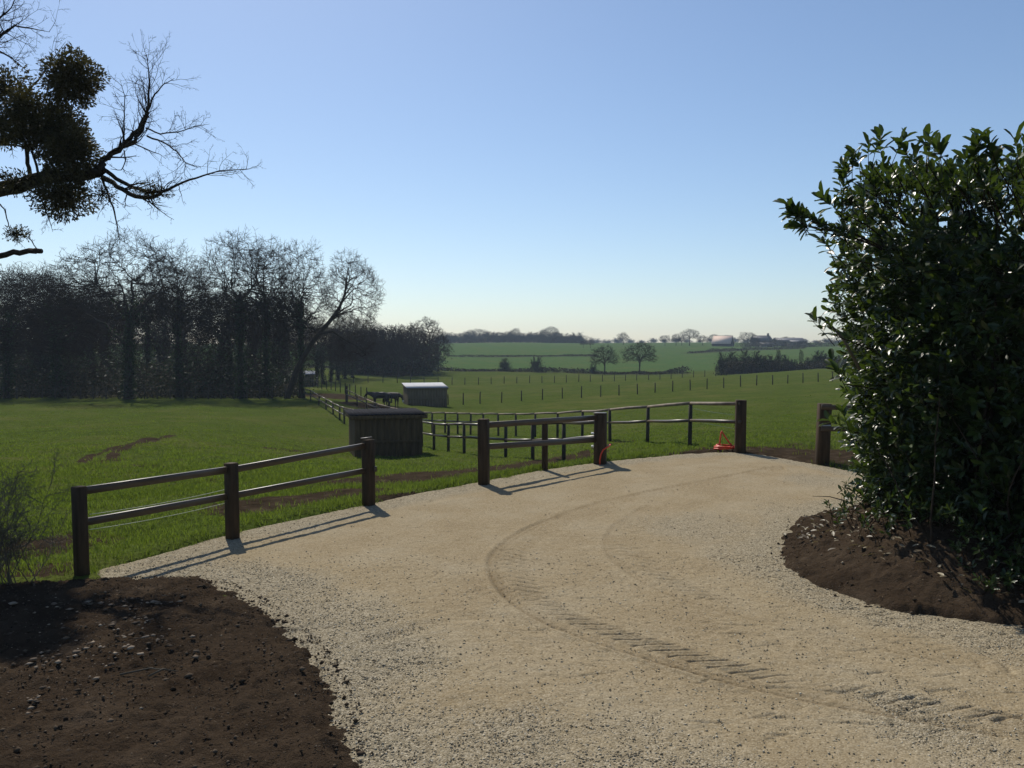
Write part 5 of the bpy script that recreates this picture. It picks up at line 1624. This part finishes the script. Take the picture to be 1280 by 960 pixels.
def laurel():
    rs = np.random.RandomState(91)
    p0 = np.array([6.2, 9.8, .4])
    t = thing('laurel_hedge', 'tall dense glossy laurel hedge filling the right side', 'hedge', p0)
    HP = np.array(HEDGE)
    cen = HP.mean(0)

    def hedge_top(x, y):
        dd = np.hypot(x, y)
        return 2.7 + (206 + 14 * np.sin(x * 5 + y * 3)) / F * y * 1.0 + fbm(x, y, 1.3, 3) * .35 - .1

    # surface points: around the walls (with a waist) and over the top
    seg = np.concatenate([HP, HP[:1]])
    ln = np.hypot(*(seg[1:] - seg[:-1]).T)
    cum = np.concatenate([[0], np.cumsum(ln)])

    def wall_pts(n, inset):
        f = rs.rand(n) * cum[-1]
        i = np.clip(np.searchsorted(cum, f) - 1, 0, len(ln) - 1)
        w_ = ((f - cum[i]) / ln[i])[:, None]
        q = seg[i] * (1 - w_) + seg[i + 1] * w_
        d = seg[i + 1] - seg[i]
        nn = np.stack([d[:, 1], -d[:, 0]], 1)
        nn /= np.linalg.norm(nn, axis=1, keepdims=True)
        sgn = np.sign(((q - cen) * nn).sum(1))[:, None]
        nn = nn * np.where(sgn == 0, 1, sgn)
        top = hedge_top(q[:, 0], q[:, 1])
        h = rs.rand(n) ** 1.15
        z = .15 + (top - .2) * h * (1 if inset < .3 else .92 if inset < .6 else .84)
        bulge = .20 * np.sin((h - .25) * 3.0) - .22 * (1 - sstep(0, .30, h)) + fbm(f, z, .9, 3) * .55 - .08 * sstep(.9, 1, h)
        q = q + nn * (bulge - inset)[:, None]
        return np.column_stack([q, z]), np.column_stack([nn, np.zeros(n)]), h

    def top_pts(n, inset):
        x, y = rs.uniform(4, 10.5, n * 3), rs.uniform(5, 13.6, n * 3)
        k = poly_sd(x, y, HEDGE) > 0
        x, y = x[k][:n], y[k][:n]
        return np.column_stack([x, y, hedge_top(x, y) - inset]), np.tile([0, 0, 1.0], (len(x), 1))
    stems_p, stems_r, LP, LD, LN, LL, LS = [], [], [], [], [], [], []

    def shoots(P, Nn, length, per, leaf, plain=False):
        n = len(P)
        d = norm(Nn * .8 + rand_dirs(rs, n) * .55 + np.array([0, 0, .45]))
        L = length * rs.uniform(.7, 1.25, n)
        k = np.linspace(0, 1, 3)
        bend = rand_dirs(rs, n) * .05
        pts = P[:, None] - d[:, None] * .12 + d[:, None] * (k[None, :, None] * (L[:, None, None] + .12)) + bend[:, None] * (k ** 2)[None, :, None]
        if not plain:
            stems_p.append(pts)
            stems_r.append(np.tile(.006 * (1 - .6 * k), (n, 1)))
        U, W = frames(d)
        a0 = rs.rand(n) * 6.28
        for j in range(per):
            f = .2 + .8 * (j + rs.rand(n) * .5) / per
            a = a0 + j * 2.4 + rs.normal(size=n) * .3
            out = np.cos(a)[:, None] * U + np.sin(a)[:, None] * W
            tip = np.clip(1.15 - f, .25, 1)[:, None]
            dd = norm(out * (.45 + .6 * tip) + d * (1.15 - .6 * tip) + np.array([0, 0, -.08]) + rand_dirs(rs, n) * .15)
            LP.append(P + d * (f * L)[:, None])
            LD.append(dd)
            LN.append(norm(d + rand_dirs(rs, n) * .35 + np.array([0, 0, .35])))
            LL.append(leaf * rs.uniform(.55, 1.3, n))
            LS.append(np.full(n, plain))
    P, Nn, h = wall_pts(3300, .05)
    shoots(P, Nn, .23, 9, .118)
    P, Nn, h = wall_pts(2300, .40)
    shoots(P, Nn, .26, 8, .165, True)
    P, Nn, h = wall_pts(3000, .95)
    shoots(P, Nn, .26, 7, .24, True)
    P, Nn, h = wall_pts(1800, 1.6)
    shoots(P, Nn, .26, 7, .30, True)
    P, Nn = top_pts(900, .12)
    shoots(P, Nn, .30, 9, .135)
    # sprays breaking the outline: top left and the long one at the left
    sp_pts = [((1088, 205), 10.4, (-.15, 0, 1)), ((1075, 214), 10.3, (-.35, 0, 1)), ((1030, 280), 10.3, (-.9, 0, .45)), ((1012, 276), 10.2, (-1, 0, .3)), ((1000, 282), 10.2, (-1, 0, .15)), ((1045, 262), 10.3, (-.7, 0, .6)), ((1020, 290), 10.2, (-1, -.1, .1)), ((1055, 245), 10.4, (-.5, 0, .8)),
              ((1110, 200), 10.2, (.1, 0, 1)), ((1135, 205), 10.0, (.0, 0, 1)), ((1212, 205), 8.9, (-.1, 0, 1)), ((1220, 208), 8.9, (.2, 0, 1)), ((1180, 212), 9.2, (-.2, 0, 1)), ((1160, 206), 9.6, (0, 0, 1)), ((1245, 206), 8.7, (0, 0, 1)), ((1270, 204), 8.6, (.1, 0, 1)),
              ((1062, 225), 10.4, (-.6, 0, .7)), ((1040, 320), 10.4, (-.9, 0, .2)), ((1045, 420), 10.5, (-.8, 0, .5)), ((1055, 480), 10.6, (-1, -.1, .2)), ((1065, 540), 10.8, (-1, -.2, .1)), ((1100, 600), 11.0, (-.8, -.3, .1)), ((1120, 610), 10.8, (-.6, -.5, .2))]
    for (u, v), D, dr in sp_pts:
        a_ = at(u, v, D)
        b_ = a_ - np.array(dr) * .5 + np.array([.45, .15, -.15])
        kk = np.linspace(0, 1, 3)[:, None]
        stems_p.append((b_ + (a_ - b_) * kk + np.array([0, 0, .05]) * (kk * (1 - kk)) * 4)[None])
        stems_r.append(np.array([[.011, .009, .006]]))
        shoots(np.repeat((a_ * .55 + b_ * .45)[None], 2, 0) + rs.normal(size=(2, 3)) * .05, np.repeat([dr], 2, 0), .22, 7, .13)
        shoots(np.repeat(at(u, v, D)[None], 2, 0) + rs.normal(size=(2, 3)) * .04, np.repeat([dr], 2, 0), .26, 9, .165)
    # low sprouts round the foot
    x, y = rs.uniform(4.3, 8.5, 1500), rs.uniform(6.6, 12, 1500)
    sdh = poly_sd(x, y, HEDGE)
    sdb = poly_sd(x, y, BANK)
    k = (sdh > -.65) & (sdh < .9) & (sdb > .45)
    x, y = x[k], y[k]
    P = np.column_stack([x, y, bank_z(x, y) + rs.uniform(.02, .5, len(x))])
    shoots(P, np.tile([-.3, -.5, .4], (len(x), 1)), .16, 5, .085)
    uq, vq = rs.uniform(1120, 1330, 420), rs.uniform(640, 752, 420)
    keepq = vq < 640 + (uq - 1100) * .75
    for u_, v_ in zip(uq[keepq], vq[keepq]):
        q_ = gp(u_, v_, .32)
        if poly_sd(q_[:1], q_[1:2], BANK)[0] > .3:
            q_[2] = bank_z(q_[:1], q_[1:2])[0] + rs.uniform(0, .22)
            shoots(q_[None], np.array([[-.3, -.5, .35]]), .13, 6, .078)
    LP, LD, LN, LL, LS = map(np.concatenate, (LP, LD, LN, LL, LS))
    print('laurel leaves', len(LP))
    # nearest, most visible leaves as parts of their own
    rel = LP - np.array([0, 0, EYE])
    uu, dist = rel[:, 0] / rel[:, 1] * F + 640, np.linalg.norm(rel, axis=1)
    q = np.where((uu < 1275) & (LP[:, 2] > 1.0) & ~LS, dist / LL, 1e9)
    order = np.argsort(q)
    own = order[:300]
    rest = np.setdiff1d(np.arange(len(LP)), own)
    leaf_me = []
    for k in range(6):
        V, Fc, cc = big_leaves(np.zeros((1, 3)), np.array([[1.0, 0, 0]]), np.array([[0, 0, 1.0]]), np.array([1.0]), np.random.RandomState(k))
        leaf_me.append(mesh('laurel_leaf', V, Fc, M['laurel'], True, cc))
    from mathutils import Matrix
    for k, i in enumerate(own):
        d, nn = LD[i], LN[i]
        s_ = norm(np.cross(d, nn))
        nn = np.cross(s_, d)
        o = obj('leaf', leaf_me[k % 6], t)
        l = LL[i]
        p = LP[i] - p0
        o.matrix_local = Matrix(((d[0] * l, s_[0] * l, nn[0] * l, p[0]), (d[1] * l, s_[1] * l, nn[1] * l, p[1]), (d[2] * l, s_[2] * l, nn[2] * l, p[2]), (0, 0, 0, 1)))
    deep = rest[LS[rest]]
    rest = rest[~LS[rest]]
    V, Fc, cc = big_leaves(LP[rest] - p0, LD[rest], LN[rest], LL[rest], rs)
    tag(obj('foliage', mesh('laurel_foliage', V, Fc, M['laurel'], True, cc), t), kind='stuff')
    V, Fc, cc = cards(LP[deep] - p0, LD[deep], LN[deep], LL[deep], LL[deep] * .45, rs)
    tag(obj('inner_foliage', mesh('laurel_inner_foliage', V, Fc, M['laurel'], False, cc), t), kind='stuff')
    V, Q = polytubes(np.concatenate(stems_p) - p0, np.concatenate(stems_r), 3)
    part('shoots', (V, Q), 'twig', t, True)
    # inner branches rising from the foot
    n = 46
    x, y = rs.uniform(4.6, 8.5, n * 6), rs.uniform(6.5, 12.8, n * 6)
    k = poly_sd(x, y, HEDGE) > .8
    x, y = x[k][:n], y[k][:n]
    B = np.column_stack([x, y, np.full(len(x), .2)]) - p0
    g = grow(rs, B, np.column_stack([rs.normal(size=len(x)) * .35 - .15, rs.normal(size=len(x)) * .35 - .1, np.ones(len(x))]) * np.array([.6, .6, 1]), np.full(len(x), 3.2), np.full(len(x), .035), [lv(7, .08, .03, 9, .12, 45, .26, .5), lv(4, .16, .04, 2, .2, 40, .5, .5), lv(3, .2, .03)])
    part('stem', polytubes(*g[0], 6), 'bark', t, True)
    nb = 9
    ub, Db = rs.uniform(1150, 1300, nb), rs.uniform(9.3, 10.4, nb)
    Bq = np.array([at(u_, 690, d_) for u_, d_ in zip(ub, Db)])
    Bq[:, 2] = .25
    gb = grow(rs, Bq - p0, np.column_stack([rs.normal(size=nb) * .4 - .1, rs.normal(size=nb) * .25, np.ones(nb)]), rs.uniform(1.4, 2.6, nb), np.full(nb, .016), [lv(8, .10, .02)])
    for q_ in range(nb):
        part('bare_stem', polytubes(gb[0][0][q_:q_ + 1], gb[0][1][q_:q_ + 1], 5), 'bark', t, True)
    b = MB()
    for (pts, rad), sd_ in zip(g[1:], (4, 3)):
        b.add(*polytubes(pts, rad, sd_))
    obj('branches', b.me('laurel_branches', M['bark'], True), t)
    bp = np.array([at(u, v, 10.6) for u, v in ((1075, 462), (1055, 425), (1040, 408), (1030, 398))]) - p0
    part('dead_branch', tube(bp, [.02, .018, .014, .006], 6), 'twig_pale', t, True)
laurel()

def litter():
    rs = np.random.RandomState(95)
    x, y = rs.uniform(3.4, 8.5, 2600), rs.uniform(6.2, 13, 2600)
    sdh, sdb = poly_sd(x, y, HEDGE), poly_sd(x, y, BANK)
    k = (sdb > -.05) & (rs.rand(2600) < np.where(sdh > -.9, .5, .06))
    x, y = x[k], y[k]
    n = len(x)
    P = np.column_stack([x, y, bank_z(x, y) + .05 + rs.rand(n) * .03])
    a = rs.rand(n) * 6.28
    D_ = norm(np.column_stack([np.cos(a), np.sin(a), rs.normal(size=n) * .25]))
    V, Fc, c = big_leaves(P, D_, norm(np.array([0, 0, 1.0]) + rand_dirs(rs, n) * .45), rs.uniform(.05, .11, n), rs)
    tag(obj('leaf_litter', mesh('leaf_litter', V, Fc, M['litter'], True, c)), 'pale fallen leaves strewn over the soil bank under the hedge', 'leaves', kind='stuff')
    # a few twigs
    for k, (u, v, z, L, a, lab) in enumerate([(150, 843, .09, .45, .1, 'pale dry stick lying on the dug soil, left one'), (186, 845, .09, .2, .5, 'short pale stick on the dug soil, right one'), (1060, 627, .42, .5, 2.9, 'bent dark twig sticking out of the top of the soil bank'), (1030, 648, .25, .3, 3.4, 'small dark twig low on the soil bank')]):
        p = gp(u, v, z)
        q = np.array([math.cos(a), math.sin(a), .12 if k > 1 else .02]) * L
        o = obj('twig', MB().add(*tube([(0, 0, 0), q * .5 + [0, .02, .03], q], [.009, .007, .003], 5)).me('twig', M['twig_pale' if k < 2 else 'bark'], True), None, p)
        tag(o, lab, 'twig')
litter()

# ------------------------------------------------------------------ grass
def grass():
    rs = np.random.RandomState(101)
    SOIL = [([tuple(at(u, v, D)[:2]) for u, v, D in ((480, 604, 19.5), (540, 592, 21.5), (600, 585, 23))], 1.7), ([tuple(at(u, v, D)[:2]) for u, v, D in ((310, 634, 14.6), (380, 626, 15.6), (450, 619, 16.4))], 0.75), (G2([(480, 624), (540, 617)]), 0.2),
            ([tuple(at(u, v, D)[:2]) for u, v, D in ((600, 585, 22.5), (640, 580, 25), (700, 572, 28))], 1.6),
            ([tuple(at(u, v, D)[:2]) for u, v, D in ((945, 566, 21.3), (1000, 566, 21.5), (1060, 570, 21), (1180, 580, 20))], 2.2),
            ([tuple(at(u, v, D)[:2]) for u, v, D in ((104, 580, 24), (110, 570, 26), (150, 555, 29.5), (190, 541, 34))], .2), ([tuple(at(u, v, D)[:2]) for u, v, D in ((140, 575, 25), (142, 566, 27), (172, 553, 30.5), (215, 538, 36))], .2),
            ([tuple(at(u, v, D)[:2]) for u, v, D in ((30, 690, 11.5), (80, 680, 12))], .35)]
    n = 400000
    y = np.concatenate([rs.uniform(9.0, 22, n // 2), 1 / rs.uniform(1 / 75., 1 / 16., n // 2)])
    x = rs.uniform(-.68, .56, n) * y
    k = np.where(y < 18, x < 1.2, True)
    x, y = x[k], y[k]
    sd = np.where(y < 40, poly_sd(x, y, DRIVE), -9)
    sb = np.where(y < 12, poly_sd(x, y, BED_L), -9)
    tuft = fbm(x, y, 1.6, 4)
    k = (sd < -.06 + .1 * rs.rand(len(x))) & (sb < -.02) & (rs.rand(len(x)) < np.clip(.55 + 1.8 * tuft, .12, 1))
    x, y, tuft, sd = x[k], y[k], tuft[k], sd[k]
    for pts, r in SOIL:
        near = blob(x, y, pts, r, .4) > rs.rand(len(x)) * 1.05
        x, y, tuft, sd = x[~near], y[~near], tuft[~near], sd[~near]
    k = poly_sd(x, y, BANK) < -.1
    x, y, tuft, sd = x[k], y[k], tuft[k], sd[k]
    tx, ty = 1, 1
    ty = np.concatenate([rs.uniform(9.5, 24, 2600), 1 / rs.uniform(1 / 75., 1 / 22., 2600)])
    tx = rs.uniform(-.66, .52, 5200) * ty
    k = (np.where(ty < 40, poly_sd(tx, ty, DRIVE), -9) < -.15) & (np.where(ty < 12, poly_sd(tx, ty, BED_L), -9) < -.1) & (poly_sd(tx, ty, BANK) < -.1)
    tx, ty = tx[k], ty[k]
    feet = [gp(103, 722), gp(291, 672), gp(461, 631), gp(605, 605.5), gp(681, 588), gp(750, 580), gp(925, 565.5)]
    fx, fy = np.concatenate([p[0] + rs.normal(size=9) * .16 for p in feet]), np.concatenate([p[1] + .12 + np.abs(rs.normal(size=9)) * .12 for p in feet])
    tx, ty = np.concatenate([tx, fx]), np.concatenate([ty, fy])
    m = len(tx)
    spread = rs.uniform(.05, .13, m)
    bx = (tx[:, None] + rs.normal(size=(m, 12)) * spread[:, None]).ravel()
    by = (ty[:, None] + rs.normal(size=(m, 12)) * spread[:, None]).ravel()
    x, y, sd, tuft = np.concatenate([x, bx]), np.concatenate([y, by]), np.concatenate([sd, np.full(len(bx), -9.)]), np.concatenate([tuft, np.repeat(rs.uniform(.15, .75, m), 12)])
    for pts, r in SOIL:
        near = (blob(x, y, pts, r * .8, .3) > rs.rand(len(x)) * 1.05)
        x, y, tuft, sd = x[~near], y[~near], tuft[~near], sd[~near]
    n = len(x)
    print('grass', n)
    z = ground(x, y)
    hgt = (.035 + .05 * rs.rand(n) + .10 * np.clip(tuft, 0, .5)) * (1 + .5 * (sd > -.5))
    hgt *= np.where(y > 30, .8, 1)
    wid = .004 + .00042 * y + .012 * (y > 24)
    a = rs.rand(n) * 6.28
    lean = rs.uniform(.2, .9, n)
    dx, dy = np.cos(a), np.sin(a)
    b = rs.rand(n) * 6.28
    sx, sy = np.cos(b) * wid * .5, np.sin(b) * wid * .5
    P = np.stack([x, y, z - .01], 1)
    S_ = np.stack([sx, sy, np.zeros(n)], 1)
    mid = P + np.stack([dx * lean * hgt * .3, dy * lean * hgt * .3, hgt * .62], 1)
    tip = P + np.stack([dx * lean * hgt, dy * lean * hgt, hgt], 1)
    V = np.stack([P - S_, P + S_, mid + S_ * .8, mid - S_ * .8, tip], 1).reshape(-1, 3)
    i = np.arange(n)[:, None] * 5
    c = np.repeat(np.clip(rs.rand(n) * .8 + tuft * .6, 0, 1), 5)[:, None] * np.ones(3)
    fl = (y > 24)[:, None] * np.ones(1, bool)
    fl = fl[:, 0]
    tag(obj('grass', mesh('grass', V, [(i + np.array([[0, 1, 2, 3]]))[~fl], (i + np.array([[3, 2, 4]]))[~fl], (i + np.array([[0, 1, 4]]))[fl]], M['grass'], False, c)), 'short spring grass of the pasture, longer along the drive\'s edge', 'grass', kind='stuff')
grass()

# ------------------------------------------------------------------ the hazy air
def haze():
    x0, x1, y0, y1, z0, z1 = -1250, 1250, -1250, 1250, -9, 34
    V = [(x, y, z) for z in (z0, z1) for x, y in ((x0, y0), (x1, y0), (x1, y1), (x0, y1))]
    me = mesh('haze', V, np.array([(0, 3, 2, 1), (4, 5, 6, 7), (0, 1, 5, 4), (1, 2, 6, 5), (2, 3, 7, 6), (3, 0, 4, 7)]))
    m = bpy.data.materials.new('haze_air')
    m.use_nodes = True
    nt = m.node_tree
    nt.nodes.clear()
    o = nt.nodes.new('ShaderNodeOutputMaterial')
    v = nt.nodes.new('ShaderNodeVolumePrincipled')
    v.inputs['Color'].default_value = (.66, .82, 1.0, 1)
    v.inputs['Density'].default_value = 0.00028
    v.inputs['Anisotropy'].default_value = 0.2
    nt.links.new(v.outputs[0], o.inputs['Volume'])
    me.materials.append(m)
    tag(obj('haze', me), 'thin pale haze lying over the whole valley', 'haze', kind='stuff')
haze()
